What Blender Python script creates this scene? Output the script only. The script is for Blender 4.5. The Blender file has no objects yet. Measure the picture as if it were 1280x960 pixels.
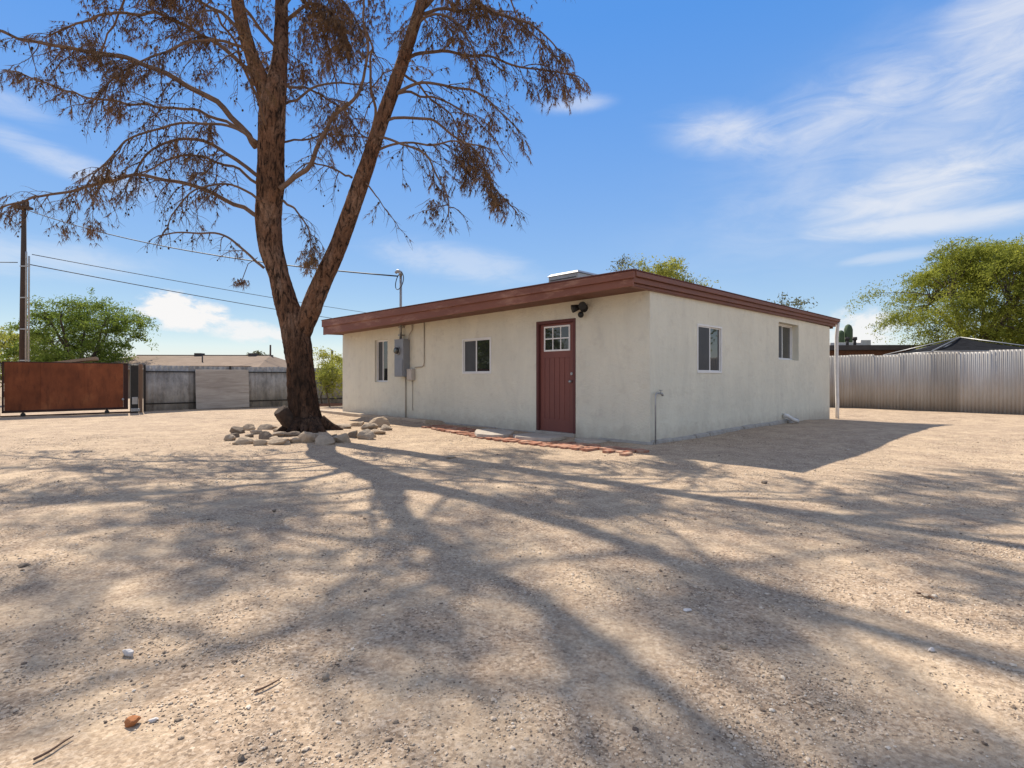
import bpy, math, random
import numpy as np
from mathutils import Vector, Matrix, noise
R = math.radians
random.seed(7)
rng = np.random.default_rng(11)
scene = bpy.context.scene
col = scene.collection

# ------------------------------------------------------------------ camera
CAM_H, FPX, HY = 1.05, 670.0, 472.0
cd = bpy.data.cameras.new("camera")
cam = bpy.data.objects.new("camera", cd)
col.objects.link(cam)
cam.location = (0, 0, CAM_H)
cam.rotation_euler = (R(90), 0, 0)
cd.sensor_width = 36.0
cd.lens = FPX / 1280 * 36
cd.shift_y = -8 / 1280
cd.clip_start = 0.05
cd.clip_end = 3000
scene.camera = cam

# ------------------------------------------------------------------ sun, sky, exposure
SUN_AZ = math.atan2(-0.585, 0.811)      # measured from +Y towards +X
SUN_EL = R(47.5)
sd = bpy.data.lights.new("sun", 'SUN')
sd.energy = 5.0
sd.angle = R(0.53)
sd.color = (1.0, 0.90, 0.75)
sun = bpy.data.objects.new("sun", sd)
col.objects.link(sun)
sdir = Vector((math.sin(SUN_AZ) * math.cos(SUN_EL), math.cos(SUN_AZ) * math.cos(SUN_EL), math.sin(SUN_EL)))
sun.rotation_euler = sdir.to_track_quat('Z', 'Y').to_euler()
sun.location = sdir * 60

w = bpy.data.worlds.new("World")
scene.world = w
w.use_nodes = True
nt = w.node_tree
nt.nodes.clear()
N, LK = nt.nodes, nt.links

def nm(op, a, b=None, c=None, clamp=False):
    n = N.new('ShaderNodeMath'); n.operation = op; n.use_clamp = clamp
    for i, v in enumerate((a, b, c)):
        if v is None: continue
        if isinstance(v, (int, float)): n.inputs[i].default_value = v
        else: LK.new(v, n.inputs[i])
    return n.outputs[0]

sky = N.new('ShaderNodeTexSky')
sky.sky_type = 'NISHITA'
sky.sun_disc = False
sky.sun_elevation = SUN_EL
sky.sun_rotation = SUN_AZ
sky.altitude = 700
sky.air_density = 1.0
sky.dust_density = 0.0
sky.ozone_density = 2.5
tc = N.new('ShaderNodeTexCoord')
sep = N.new('ShaderNodeSeparateXYZ')
LK.new(tc.outputs['Generated'], sep.inputs[0])
dx, dy, dz = sep.outputs
# the photograph's sky is evenly bright: soft-limit the brightness, deepen the blue
shs = N.new('ShaderNodeSeparateColor'); shs.mode = 'HSV'
LK.new(sky.outputs[0], shs.inputs[0])
hsv = N.new('ShaderNodeCombineColor'); hsv.mode = 'HSV'
SKY_TOP = 5.9
LK.new(nm('ADD', shs.outputs[0], 0.002), hsv.inputs[0])
LK.new(nm('ADD', nm('MULTIPLY', shs.outputs[1], 1.15), nm('SUBTRACT', nm('MULTIPLY', nm('MINIMUM', nm('MAXIMUM', dz, 0.0), 0.55), 0.33), 0.115), clamp=True), hsv.inputs[1])
LK.new(nm('MULTIPLY', nm('DIVIDE', shs.outputs[2], nm('ADD', shs.outputs[2], 1.0)), SKY_TOP), hsv.inputs[2])
az = nm('ARCTAN2', dx, dy)
el = nm('ARCSINE', dz)
comb = N.new('ShaderNodeCombineXYZ')
LK.new(az, comb.inputs[0]); LK.new(el, comb.inputs[1])
def wnoise(scale, detail, sx, sy, rot, dist=0.0, rough=0.55):
    mp = N.new('ShaderNodeMapping')
    mp.inputs['Scale'].default_value = (sx, sy, 1)
    mp.inputs['Rotation'].default_value = (0, 0, rot)
    LK.new(comb.outputs[0], mp.inputs[0])
    t = N.new('ShaderNodeTexNoise')
    t.inputs['Scale'].default_value = scale
    t.inputs['Detail'].default_value = detail
    t.inputs['Roughness'].default_value = rough
    t.inputs['Distortion'].default_value = dist
    LK.new(mp.outputs[0], t.inputs['Vector'])
    return t.outputs[0]
n_cirrus = wnoise(3.6, 7, 1.0, 3.2, R(12), 0.5, 0.52)
n_soft = wnoise(6.0, 5, 1.0, 2.2, R(-10), 0.4)
n_cum = wnoise(22.0, 8, 1.0, 1.4, 0, 0.2, 0.6)
n_fine = wnoise(7.5, 10, 1.0, 3.6, R(16), 1.6, 0.66)
# (azimuth, elevation, half length, half height, tilt, opacity, noise, edge low, edge high)
CLOUDS = [
    (0.40, 0.395, 0.14, 0.045, -0.25, 0.62, n_cirrus, 0.10, 1.2),
    (0.58, 0.400, 0.20, 0.065, 0.16, 0.62, n_cirrus, 0.10, 1.2),
    (0.74, 0.420, 0.13, 0.100, 0.7, 0.66, n_soft, 0.08, 1.15),
    (0.72, 0.285, 0.26, 0.055, 0.12, 0.78, n_cirrus, 0.08, 1.15),
    (0.66, 0.225, 0.20, 0.022, -0.02, 0.65, n_cirrus, 0.1, 1.1),
    (0.62, 0.183, 0.08, 0.012, 0.05, 0.35, n_cirrus, 0.2, 0.9),
    (-0.55, 0.104, 0.075, 0.034, -0.16, 1.0, n_cum, 0.34, 0.62),
    (-0.46, 0.078, 0.11, 0.022, -0.1, 0.85, n_cum, 0.34, 0.75),
    (0.575, 0.075, 0.075, 0.040, 0.0, 0.9, n_cum, 0.30, 0.8),
    (-0.70, 0.300, 0.13, 0.024, -0.22, 0.4, n_cirrus, 0.22, 0.95),
    (-0.78, 0.360, 0.10, 0.020, -0.15, 0.3, n_cirrus, 0.22, 0.95),
    (0.12, 0.470, 0.075, 0.016, 0.02, 0.4, n_cirrus, 0.15, 1.1),
    (-0.10, 0.210, 0.17, 0.035, -0.15, 0.35, n_soft, 0.15, 0.9),
    (-0.72, 0.165, 0.15, 0.03, 0.02, 0.35, n_soft, 0.15, 0.9),
    (0.66, 0.36, 0.36, 0.13, 0.35, 0.40, n_soft, 0.0, 1.3),
    (2.2, 0.45, 0.5, 0.12, 0.1, 0.8, n_cirrus, 0.2, 1.0),
    (-2.1, 0.38, 0.6, 0.09, -0.1, 0.8, n_cirrus, 0.2, 1.0),
]
total = None
for a0, e0, L_, W_, t_, op, ns, lo, hi in CLOUDS:
    da = nm('SUBTRACT', az, a0); de = nm('SUBTRACT', el, e0)
    ct, st = math.cos(t_), math.sin(t_)
    u = nm('DIVIDE', nm('ADD', nm('MULTIPLY', da, ct), nm('MULTIPLY', de, st)), L_)
    v = nm('DIVIDE', nm('SUBTRACT', nm('MULTIPLY', de, ct), nm('MULTIPLY', da, st)), W_)
    d2 = nm('ADD', nm('MULTIPLY', u, u), nm('MULTIPLY', v, v))
    g = nm('EXPONENT', nm('MULTIPLY', d2, -1.0))
    m = nm('MULTIPLY', g, nm('ADD', nm('ADD', nm('MULTIPLY', ns, 1.7), nm('MULTIPLY', n_fine, 1.1)), -0.55))
    mr = N.new('ShaderNodeMapRange'); mr.interpolation_type = 'SMOOTHSTEP'
    mr.inputs['From Min'].default_value = lo; mr.inputs['From Max'].default_value = hi
    LK.new(m, mr.inputs['Value'])
    val = nm('MULTIPLY', mr.outputs[0], op)
    total = val if total is None else nm('MAXIMUM', total, val)
# unseen white sky fill added overhead and behind the camera to lift shadows
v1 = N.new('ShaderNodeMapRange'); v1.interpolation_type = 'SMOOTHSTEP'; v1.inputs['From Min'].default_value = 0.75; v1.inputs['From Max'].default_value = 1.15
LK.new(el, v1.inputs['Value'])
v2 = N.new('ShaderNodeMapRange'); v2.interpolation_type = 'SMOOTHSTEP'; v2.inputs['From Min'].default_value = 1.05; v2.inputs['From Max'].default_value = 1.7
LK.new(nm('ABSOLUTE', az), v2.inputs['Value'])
sky_fill = nm('MULTIPLY', nm('MAXIMUM', v1.outputs[0], v2.outputs[0]), nm('ADD', nm('MULTIPLY', n_soft, 0.55), 0.20, clamp=True))
total = nm('MAXIMUM', total, sky_fill)
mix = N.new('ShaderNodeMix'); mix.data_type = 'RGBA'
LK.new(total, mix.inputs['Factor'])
LK.new(hsv.outputs[0], mix.inputs['A'])
CLOUD = 5.6
mix.inputs['B'].default_value = (CLOUD, CLOUD * 0.99, CLOUD * 0.985, 1)
bg = N.new('ShaderNodeBackground')
bg.inputs['Strength'].default_value = 0.115
LK.new(mix.outputs['Result'], bg.inputs['Color'])
wo = N.new('ShaderNodeOutputWorld')
LK.new(bg.outputs[0], wo.inputs[0])

vs = scene.view_settings
vs.view_transform = 'Standard'
vs.look = 'None'
vs.exposure = 0.55
vs.gamma = 1.0
vs.use_curve_mapping = False
scene.cycles.max_bounces = 8
scene.cycles.diffuse_bounces = 4
scene.cycles.use_denoising = True

# ------------------------------------------------------------------ helpers
def at(px, py, Y):
    "a point seen at (px, py) of the 1280x960 photograph, Y metres ahead"
    return Vector(((px - 640) / FPX * Y, Y, CAM_H - (py - HY) / FPX * Y))

HC = Vector((2.18, 8.48, 0.0))
HA = math.atan2(0.698, 0.716)
HM = Matrix.Translation(HC) @ Matrix.Rotation(HA, 4, 'Z')
def HW(x, y, z=0.0):
    "house yard frame: x along the right wall, y along the door wall"
    return HM @ Vector((x, y, z))
HMI = HM.inverted()

def sstep(a, b, x):
    t = max(0.0, min(1.0, (x - a) / (b - a)))
    return t * t * (3 - 2 * t)

def gz(x, y):
    "height of the yard"
    l = HMI @ Vector((x, y, 0))
    z = 0.035 * noise.noise(Vector((x * 0.35, y * 0.35, 1.7))) + 0.012 * noise.noise(Vector((x * 1.3, y * 1.3, 4.0)))
    if y < 14 and abs(x) < 14:
        z += 0.006 * noise.noise(Vector((x * 4.5, y * 4.5, 8.0)))
    z -= 0.12 * sstep(7.0, 10.0, l.x) * sstep(-8, -1, l.y) * (1 - sstep(10.5, 13.5, l.x))
    z += 0.07 * math.exp(-((x + 3.9) ** 2 + (y - 10.2) ** 2) / 1.1)
    z += 0.06 * sstep(-0.75, -0.5, l.x) * sstep(5.2, 5.5, l.y) * (1 - sstep(11, 11.6, l.y))
    z -= 0.5 * sstep(26, 45, y)
    z = z - 0.01
    if 0.05 < l.x < 9.3 and 0.05 < l.y < 10.2: z = min(z, -0.06)
    return z

def empty(name, label, cat, loc=(0, 0, 0), rz=0.0, group=None):
    o = bpy.data.objects.new(name, None)
    col.objects.link(o)
    o.location = loc; o.rotation_euler = (0, 0, rz)
    o.empty_display_size = 0.2
    o['label'] = label; o['category'] = cat
    if group: o['group'] = group
    return o
def tag(o, label, cat, group=None):
    o['label'] = label; o['category'] = cat
    if group: o['group'] = group
    return o

class MB:
    def __init__(s):
        s.v = []; s.f = []; s.sm = []
    def quad(s, a, b, c, d, sm=False):
        i = len(s.v); s.v += [a, b, c, d]; s.f.append((i, i + 1, i + 2, i + 3)); s.sm.append(sm)
    def tri(s, a, b, c):
        i = len(s.v); s.v += [a, b, c]; s.f.append((i, i + 1, i + 2)); s.sm.append(False)
    def hexa(s, p):
        "p: bottom 4 (ccw from above) then top 4"
        i = len(s.v); s.v += [Vector(q) for q in p]
        for f in ((3, 2, 1, 0), (4, 5, 6, 7), (0, 1, 5, 4), (1, 2, 6, 5), (2, 3, 7, 6), (3, 0, 4, 7)):
            s.f.append(tuple(i + k for k in f)); s.sm.append(False)
    def box(s, x0, x1, y0, y1, z0, z1, M=None):
        p = [(x0, y0, z0), (x1, y0, z0), (x1, y1, z0), (x0, y1, z0), (x0, y0, z1), (x1, y0, z1), (x1, y1, z1), (x0, y1, z1)]
        if M is not None: p = [M @ Vector(q) for q in p]
        s.hexa(p)
        return s
    def tube(s, pts, rad, n=8, cap=True, wob=None, sm=True):
        pts = [Vector(p) for p in pts]
        if isinstance(rad, (int, float)): rad = [rad] * len(pts)
        base = len(s.v)
        ref = None
        for k, p in enumerate(pts):
            a = pts[max(k - 1, 0)]; b = pts[min(k + 1, len(pts) - 1)]
            t = (b - a).normalized() if (b - a).length > 1e-9 else Vector((0, 0, 1))
            if ref is None:
                ref = t.orthogonal().normalized()
            ref = (ref - t * ref.dot(t))
            ref = ref.normalized() if ref.length > 1e-6 else t.orthogonal().normalized()
            bi = t.cross(ref)
            for j in range(n):
                an = 2 * math.pi * j / n
                r = rad[k] * (wob(k / (len(pts) - 1), an, p) if wob else 1.0)
                s.v.append(p + (ref * math.cos(an) + bi * math.sin(an)) * r)
        for k in range(len(pts) - 1):
            for j in range(n):
                q = (j + 1) % n
                s.f.append((base + k * n + j, base + k * n + q, base + (k + 1) * n + q, base + (k + 1) * n + j)); s.sm.append(sm)
        if cap:
            s.f.append(tuple(base + j for j in reversed(range(n)))); s.sm.append(False)
            e = base + (len(pts) - 1) * n
            s.f.append(tuple(e + j for j in range(n))); s.sm.append(False)
        return s
    def ball(s, c, r, seg=10, ring=6, sx=1, sy=1, sz=1):
        c = Vector(c); base = len(s.v)
        s.v.append(c + Vector((0, 0, -r * sz)))
        for i in range(1, ring):
            th = -math.pi / 2 + math.pi * i / ring
            for j in range(seg):
                a = 2 * math.pi * j / seg
                s.v.append(c + Vector((r * sx * math.cos(th) * math.cos(a), r * sy * math.cos(th) * math.sin(a), r * sz * math.sin(th))))
        s.v.append(c + Vector((0, 0, r * sz)))
        top = len(s.v) - 1
        for j in range(seg):
            q = (j + 1) % seg
            s.f.append((base, base + 1 + q, base + 1 + j)); s.sm.append(True)
            e = base + 1 + (ring - 2) * seg
            s.f.append((e + j, e + q, top)); s.sm.append(True)
            for i in range(ring - 2):
                o = base + 1 + i * seg
                s.f.append((o + j, o + q, o + seg + q, o + seg + j)); s.sm.append(True)
        return s
    def build(s, name, mat, parent=None, bevel=0.0):
        me = bpy.data.meshes.new(name)
        me.from_pydata([tuple(v) for v in s.v], [], s.f)
        me.polygons.foreach_set('use_smooth', s.sm)
        me.materials.append(mat)
        me.update()
        o = bpy.data.objects.new(name, me)
        col.objects.link(o)
        if parent is not None: o.parent = parent
        if bevel > 0:
            m = o.modifiers.new('edge', 'BEVEL'); m.width = bevel; m.segments = 2; m.limit_method = 'ANGLE'
        return o

def copy_tree(o, parent=None):
    c = o.copy(); col.objects.link(c)
    if parent is not None: c.parent = parent
    for ch in list(o.children): copy_tree(ch, c)
    return c

def crom(pts, vals, n):
    "Catmull-Rom through pts (and matching radii), n steps a span"
    P = [Vector(p) for p in pts]
    out, ov = [], []
    for i in range(len(P) - 1):
        p0 = P[max(i - 1, 0)]; p1 = P[i]; p2 = P[i + 1]; p3 = P[min(i + 2, len(P) - 1)]
        for k in range(n):
            t = k / n
            out.append(0.5 * ((2 * p1) + (p2 - p0) * t + (2 * p0 - 5 * p1 + 4 * p2 - p3) * t * t + (3 * p1 - p0 - 3 * p2 + p3) * t ** 3))
            ov.append(vals[i] * (1 - t) + vals[i + 1] * t)
    out.append(P[-1]); ov.append(vals[-1])
    return out, ov

# ------------------------------------------------------------------ materials
class Mat:
    def objvar(s, c, lo):
        oi = s.n.new('ShaderNodeObjectInfo')
        return s.mix(1.0, c, s.ramp(oi.outputs['Random'], [(0.0, (lo, lo * .97, lo * .93)), (1.0, (1.05, 1.05, 1.05))]), 'MULTIPLY')
    def __init__(s, name, rough=0.8, spec=0.3):
        m = bpy.data.materials.new(name); m.use_nodes = True
        s.m = m; s.n = m.node_tree.nodes; s.l = m.node_tree.links
        s.b = s.n['Principled BSDF']
        s.b.inputs['Roughness'].default_value = rough
        s.b.inputs['Specular IOR Level'].default_value = spec
        s.tc = s.n.new('ShaderNodeTexCoord')
    def vec(s, scale=(1, 1, 1), rot=(0, 0, 0), src='Object'):
        mp = s.n.new('ShaderNodeMapping'); mp.inputs['Scale'].default_value = scale; mp.inputs['Rotation'].default_value = rot
        s.l.new(s.tc.outputs[src], mp.inputs[0]); return mp.outputs[0]
    def noise(s, scale, detail=4, rough=0.55, st=(1, 1, 1), dist=0.0, rot=(0, 0, 0)):
        t = s.n.new('ShaderNodeTexNoise')
        t.inputs['Scale'].default_value = scale; t.inputs['Detail'].default_value = detail
        t.inputs['Roughness'].default_value = rough; t.inputs['Distortion'].default_value = dist
        s.l.new(s.vec(st, rot), t.inputs['Vector']); return t.outputs[0]
    def voro(s, scale, st=(1, 1, 1), feature='F1', out='Distance', rnd=1.0):
        t = s.n.new('ShaderNodeTexVoronoi'); t.feature = feature
        t.inputs['Scale'].default_value = scale; t.inputs['Randomness'].default_value = rnd
        s.l.new(s.vec(st), t.inputs['Vector']); return t.outputs[out]
    def ramp(s, fac, stops):
        r = s.n.new('ShaderNodeValToRGB')
        el = r.color_ramp.elements
        while len(el) < len(stops): el.new(0.5)
        for e, (p, c) in zip(el, stops):
            e.position = p
            e.color = (c[0], c[1], c[2], 1) if not isinstance(c, (int, float)) else (c, c, c, 1)
        s.l.new(fac, r.inputs[0]); return r.outputs[0]
    def mix(s, fac, a, b, mode='MIX'):
        x = s.n.new('ShaderNodeMix'); x.data_type = 'RGBA'; x.blend_type = mode
        for k, v in (('Factor', fac), ('A', a), ('B', b)):
            if isinstance(v, (int, float)): x.inputs[k].default_value = v
            elif isinstance(v, tuple): x.inputs[k].default_value = (*v[:3], 1)
            else: s.l.new(v, x.inputs[k])
        return x.outputs['Result']
    def math(s, op, a, b=0.0):
        n = s.n.new('ShaderNodeMath'); n.operation = op
        for i, v in enumerate((a, b)):
            if isinstance(v, (int, float)): n.inputs[i].default_value = v
            else: s.l.new(v, n.inputs[i])
        return n.outputs[0]
    def axis(s, k):
        x = s.n.new('ShaderNodeSeparateXYZ'); s.l.new(s.tc.outputs['Object'], x.inputs[0]); return x.outputs[k]
    def bump(s, h, strength=0.3, dist=0.01):
        b = s.n.new('ShaderNodeBump'); b.inputs['Strength'].default_value = strength; b.inputs['Distance'].default_value = dist
        s.l.new(h, b.inputs['Height'])
        prev = s.b.inputs['Normal'].links
        if prev: s.l.new(prev[0].from_socket, b.inputs['Normal'])
        s.l.new(b.outputs[0], s.b.inputs['Normal'])
    def color(s, c):
        if isinstance(c, tuple): s.b.inputs['Base Color'].default_value = (*c, 1)
        else: s.l.new(c, s.b.inputs['Base Color'])

def simple(name, c1, c2, scale=6.0, rough=0.7, bump=0.15, bscale=40.0, st=(1, 1, 1), metal=0.0, spec=0.3, bd=0.005):
    k = Mat(name, rough, spec)
    k.color(k.mix(k.ramp(k.noise(scale, 5, 0.6, st), [(0.3, 0.0), (0.7, 1.0)]), c1, c2))
    if bump: k.bump(k.noise(bscale, 4, 0.6, st), bump, bd)
    k.b.inputs['Metallic'].default_value = metal
    return k.m

M = {}
# ground
k = Mat('sandy_gravel_ground', 0.95, 0.15)
big = k.ramp(k.noise(0.35, 4, 0.6), [(0.35, 0.0), (0.65, 1.0)])
sand = k.mix(big, (0.59, 0.468, 0.335), (0.50, 0.395, 0.288))
patch = k.ramp(k.noise(1.7, 6, 0.65), [(0.40, 0.0), (0.58, 1.0)])
cellc = k.voro(95, out='Color')
sepc = k.n.new('ShaderNodeSeparateColor'); k.l.new(cellc, sepc.inputs[0])
grit = k.ramp(sepc.outputs[0], [(0.0, (0.20, 0.155, 0.12)), (0.2, (0.40, 0.31, 0.225)), (0.6, (0.54, 0.425, 0.315)), (1.0, (0.66, 0.56, 0.45))])
c = k.mix(k.math('ADD', k.math('MULTIPLY', patch, 0.62), 0.24), sand, grit)
fine = k.ramp(k.noise(42, 6, 0.75), [(0.33, (0.52, 0.47, 0.43)), (0.6, (1.0, 1.0, 1.0))])
c = k.mix(0.75, c, fine, 'MULTIPLY')
c = k.mix(k.math('MULTIPLY', patch, 0.6), c, (0.80, 0.77, 0.76), 'MULTIPLY')
mid = k.ramp(k.noise(6.0, 5, 0.7), [(0.36, (0.74, 0.71, 0.69)), (0.62, (1.06, 1.04, 1.0))])
c = k.mix(0.8, c, mid, 'MULTIPLY')
k.color(c)
k.bump(k.noise(9, 5, 0.65), 0.5, 0.05)
k.bump(k.voro(80), -0.55, 0.012)
k.bump(k.noise(160, 3, 0.7), 0.4, 0.006)
M['ground'] = k.m
# pebbles
k = Mat('loose_pebbles', 0.9, 0.2)
at_ = k.n.new('ShaderNodeAttribute'); at_.attribute_name = 'tint'
k.color(k.ramp(at_.outputs['Fac'], [(0.0, (0.10, 0.075, 0.06)), (0.1, (0.24, 0.18, 0.13)), (0.45, (0.47, 0.37, 0.27)), (0.9, (0.60, 0.48, 0.36)), (1.0, (0.68, 0.60, 0.50))]))
M['pebble'] = k.m
# stucco
k = Mat('cream_stucco', 0.92, 0.15)
base = k.mix(k.ramp(k.noise(0.9, 5, 0.6), [(0.3, 0.0), (0.7, 1.0)]), (0.78, 0.745, 0.615), (0.69, 0.665, 0.555))
streak = k.ramp(k.noise(1.4, 7, 0.72, (1, 1, 0.22), 1.5), [(0.44, 0.0), (0.70, 1.0)])
base = k.mix(k.math('MULTIPLY', streak, 0.24), base, (0.48, 0.46, 0.40))
blot = k.ramp(k.noise(3.4, 6, 0.7), [(0.54, 0.0), (0.72, 1.0)])
base = k.mix(k.math('MULTIPLY', blot, 0.34), base, (0.46, 0.42, 0.36))
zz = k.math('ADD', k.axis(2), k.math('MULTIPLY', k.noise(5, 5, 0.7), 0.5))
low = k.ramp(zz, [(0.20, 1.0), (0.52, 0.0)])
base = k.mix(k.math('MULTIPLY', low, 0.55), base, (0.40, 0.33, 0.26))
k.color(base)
k.bump(k.noise(6, 4, 0.6), 0.6, 0.04)
k.bump(k.noise(34, 6, 0.75), 0.9, 0.016)
M['stucco'] = k.m
M['foundation'] = simple('old_concrete', (0.42, 0.39, 0.35), (0.29, 0.265, 0.235), 9, 0.95, 0.6, 30, bd=0.02)
k = Mat('red_brown_paint', 0.6, 0.35)
c = k.mix(k.ramp(k.noise(1.2, 5, 0.65, (1, 0.3, 1)), [(0.35, 0.0), (0.68, 1.0)]), (0.24, 0.093, 0.060), (0.17, 0.066, 0.045))
c = k.mix(k.ramp(k.noise(5, 6, 0.75, (1, 0.22, 1)), [(0.50, 0.0), (0.64, 0.75)]), c, (0.38, 0.20, 0.14))
k.color(c); k.bump(k.noise(30, 4, 0.6), 0.2, 0.006)
M['fascia'] = k.m
M['fascia_right'] = simple('red_brown_metal_paint', (0.205, 0.078, 0.05), (0.155, 0.06, 0.04), 2.0, 0.5, 0.1, 20, spec=0.4)
M['soffit'] = simple('brown_soffit_paint', (0.20, 0.10, 0.07), (0.15, 0.075, 0.055), 3, 0.8)
M['roofing'] = simple('rolled_roofing', (0.19, 0.15, 0.135), (0.25, 0.20, 0.18), 4, 0.95, 0.4, 60)
M['door'] = simple('brick_red_door_paint', (0.205, 0.068, 0.052), (0.17, 0.057, 0.046), 3, 0.5, 0.08, 50, (1, 1, 0.2), spec=0.4)
M['door_frame'] = simple('dark_red_frame_paint', (0.13, 0.045, 0.04), (0.10, 0.036, 0.033), 4, 0.6)
M['vinyl'] = simple('white_vinyl', (0.80, 0.79, 0.77), (0.74, 0.73, 0.70), 5, 0.45, 0.0, spec=0.4)
M['track'] = simple('grey_sash_edge', (0.12, 0.12, 0.12), (0.09, 0.09, 0.09), 5, 0.5, 0.0)
k = Mat('window_glass', 0.02, 0.5); k.color((0.02, 0.022, 0.024)); k.b.inputs['Specular IOR Level'].default_value = 0.9
k.bump(k.noise(1.3, 2, 0.5), 0.06, 0.02)
M['glass'] = k.m
M['screen'] = simple('insect_screen', (0.06, 0.062, 0.066), (0.04, 0.042, 0.046), 3, 0.55, 0.3, 300, spec=0.5)
M['steel_grey'] = simple('grey_enamel', (0.24, 0.255, 0.285), (0.20, 0.215, 0.24), 4, 0.45, 0.05, 20, spec=0.5)
M['galv'] = simple('galvanised_steel', (0.42, 0.42, 0.42), (0.30, 0.30, 0.305), 10, 0.45, 0.1, 30, metal=0.6)
M['pipe_tan'] = simple('painted_conduit', (0.46, 0.41, 0.34), (0.38, 0.335, 0.275), 8, 0.7)
M['box_tan'] = simple('beige_plastic', (0.50, 0.46, 0.41), (0.44, 0.40, 0.36), 6, 0.6)
M['black'] = simple('black_metal', (0.018, 0.018, 0.018), (0.03, 0.028, 0.027), 10, 0.5, 0.1, 40)
M['cable'] = simple('black_cable', (0.03, 0.03, 0.032), (0.05, 0.05, 0.052), 10, 0.6, 0.0)
M['white_paint'] = simple('white_paint', (0.72, 0.71, 0.70), (0.60, 0.59, 0.58), 6, 0.6)
k = Mat('dead_pine_bark', 0.95, 0.1)
pl = k.noise(13, 6, 0.72, (1, 1, 0.28), 1.2)
crack = k.ramp(pl, [(0.40, 1.0), (0.52, 0.0)])
n1 = k.noise(2.0, 6, 0.7, (1, 1, 0.5))
bc = k.ramp(n1, [(0.3, (0.16, 0.09, 0.058)), (0.5, (0.32, 0.165, 0.095)), (0.7, (0.46, 0.30, 0.21))])
bc = k.mix(k.ramp(k.noise(24, 5, 0.75), [(0.35, 0.5), (0.7, 0.0)]), bc, (0.05, 0.034, 0.027))
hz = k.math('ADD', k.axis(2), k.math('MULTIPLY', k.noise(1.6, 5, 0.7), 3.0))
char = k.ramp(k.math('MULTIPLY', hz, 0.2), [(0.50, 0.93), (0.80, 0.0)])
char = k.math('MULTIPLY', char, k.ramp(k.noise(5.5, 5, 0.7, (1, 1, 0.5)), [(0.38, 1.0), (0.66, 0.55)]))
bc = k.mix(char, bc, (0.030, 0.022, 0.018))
bc = k.mix(k.math('MULTIPLY', crack, 0.92), bc, (0.022, 0.016, 0.013))
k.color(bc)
k.bump(pl, 1.0, 0.09); k.bump(k.noise(40, 5, 0.7), 0.6, 0.015)
M['bark'] = k.m
M['limb'] = simple('dead_limb_bark', (0.13, 0.09, 0.07), (0.22, 0.145, 0.105), 5, 0.95, 0.5, 25, bd=0.015, spec=0.1)
M['twig'] = simple('dead_twig', (0.11, 0.072, 0.055), (0.17, 0.11, 0.08), 3, 0.95, 0.0, spec=0.1)
k = Mat('dead_brown_needles', 0.9, 0.1)
k.color(k.ramp(k.noise(1.6, 4, 0.7), [(0.3, (0.12, 0.077, 0.048)), (0.5, (0.20, 0.122, 0.068)), (0.72, (0.31, 0.19, 0.10))]))
M['needles'] = k.m
M['cone'] = simple('pine_cone', (0.05, 0.034, 0.026), (0.09, 0.06, 0.045), 8, 0.95, 0.0, spec=0.1)
M['bark_low'] = simple('dark_stub_bark', (0.08, 0.052, 0.037), (0.035, 0.025, 0.02), 9, 0.95, 0.8, 22, bd=0.03)
M['cutwood'] = simple('grey_cut_wood', (0.26, 0.21, 0.165), (0.15, 0.115, 0.09), 9, 0.95, 0.5, 40)
M['bark2'] = simple('mesquite_bark', (0.07, 0.052, 0.04), (0.11, 0.085, 0.065), 6, 0.95, 0.5, 20, bd=0.02)
def leafmat(name, c1, c2, c3):
    k = Mat(name, 0.75, 0.2)
    k.color(k.ramp(k.noise(1.1, 5, 0.7), [(0.3, c1), (0.5, c2), (0.7, c3)]))
    tr = k.n.new('ShaderNodeBsdfTranslucent')
    k.l.new(k.b.inputs['Base Color'].links[0].from_socket, tr.inputs[0])
    ms = k.n.new('ShaderNodeMixShader'); ms.inputs[0].default_value = 0.5
    out = k.n['Material Output']
    k.l.new(k.b.outputs[0], ms.inputs[1]); k.l.new(tr.outputs[0], ms.inputs[2]); k.l.new(ms.outputs[0], out.inputs[0])
    return k.m
M['leaf_olive'] = leafmat('mesquite_leaves', (0.14, 0.165, 0.03), (0.25, 0.275, 0.042), (0.42, 0.42, 0.075))
M['leaf_green'] = leafmat('green_leaves', (0.095, 0.14, 0.025), (0.16, 0.22, 0.04), (0.26, 0.31, 0.06))
M['leaf_yellow'] = leafmat('yellow_green_leaves', (0.20, 0.22, 0.045), (0.30, 0.31, 0.06), (0.42, 0.40, 0.10))
M['leaf_grey'] = leafmat('grey_green_leaves', (0.09, 0.10, 0.06), (0.13, 0.14, 0.085), (0.18, 0.19, 0.11))
k = Mat('rusty_sheet_steel', 0.85, 0.2)
c = k.ramp(k.noise(1.8, 6, 0.65, (1, 1, 0.7)), [(0.3, (0.14, 0.046, 0.023)), (0.55, (0.23, 0.073, 0.033)), (0.75, (0.31, 0.115, 0.05))])
c = k.mix(k.ramp(k.noise(9, 6, 0.75, (1, 1, 0.25)), [(0.50, 0.0), (0.70, 0.75)]), c, (0.085, 0.032, 0.02))
k.color(k.objvar(c, .8)); k.bump(k.noise(30, 4, 0.6), 0.25, 0.006)
M['rust'] = k.m
M['rust_dark'] = simple('dark_rusty_iron', (0.06, 0.026, 0.02), (0.035, 0.02, 0.018), 6, 0.85, 0.3, 30)
k = Mat('grey_weathered_sheet', 0.75, 0.25)
c = k.ramp(k.noise(2.6, 6, 0.7, (1, 1, 0.6)), [(0.32, (0.19, 0.185, 0.18)), (0.5, (0.33, 0.32, 0.31)), (0.68, (0.48, 0.465, 0.45))])
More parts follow.
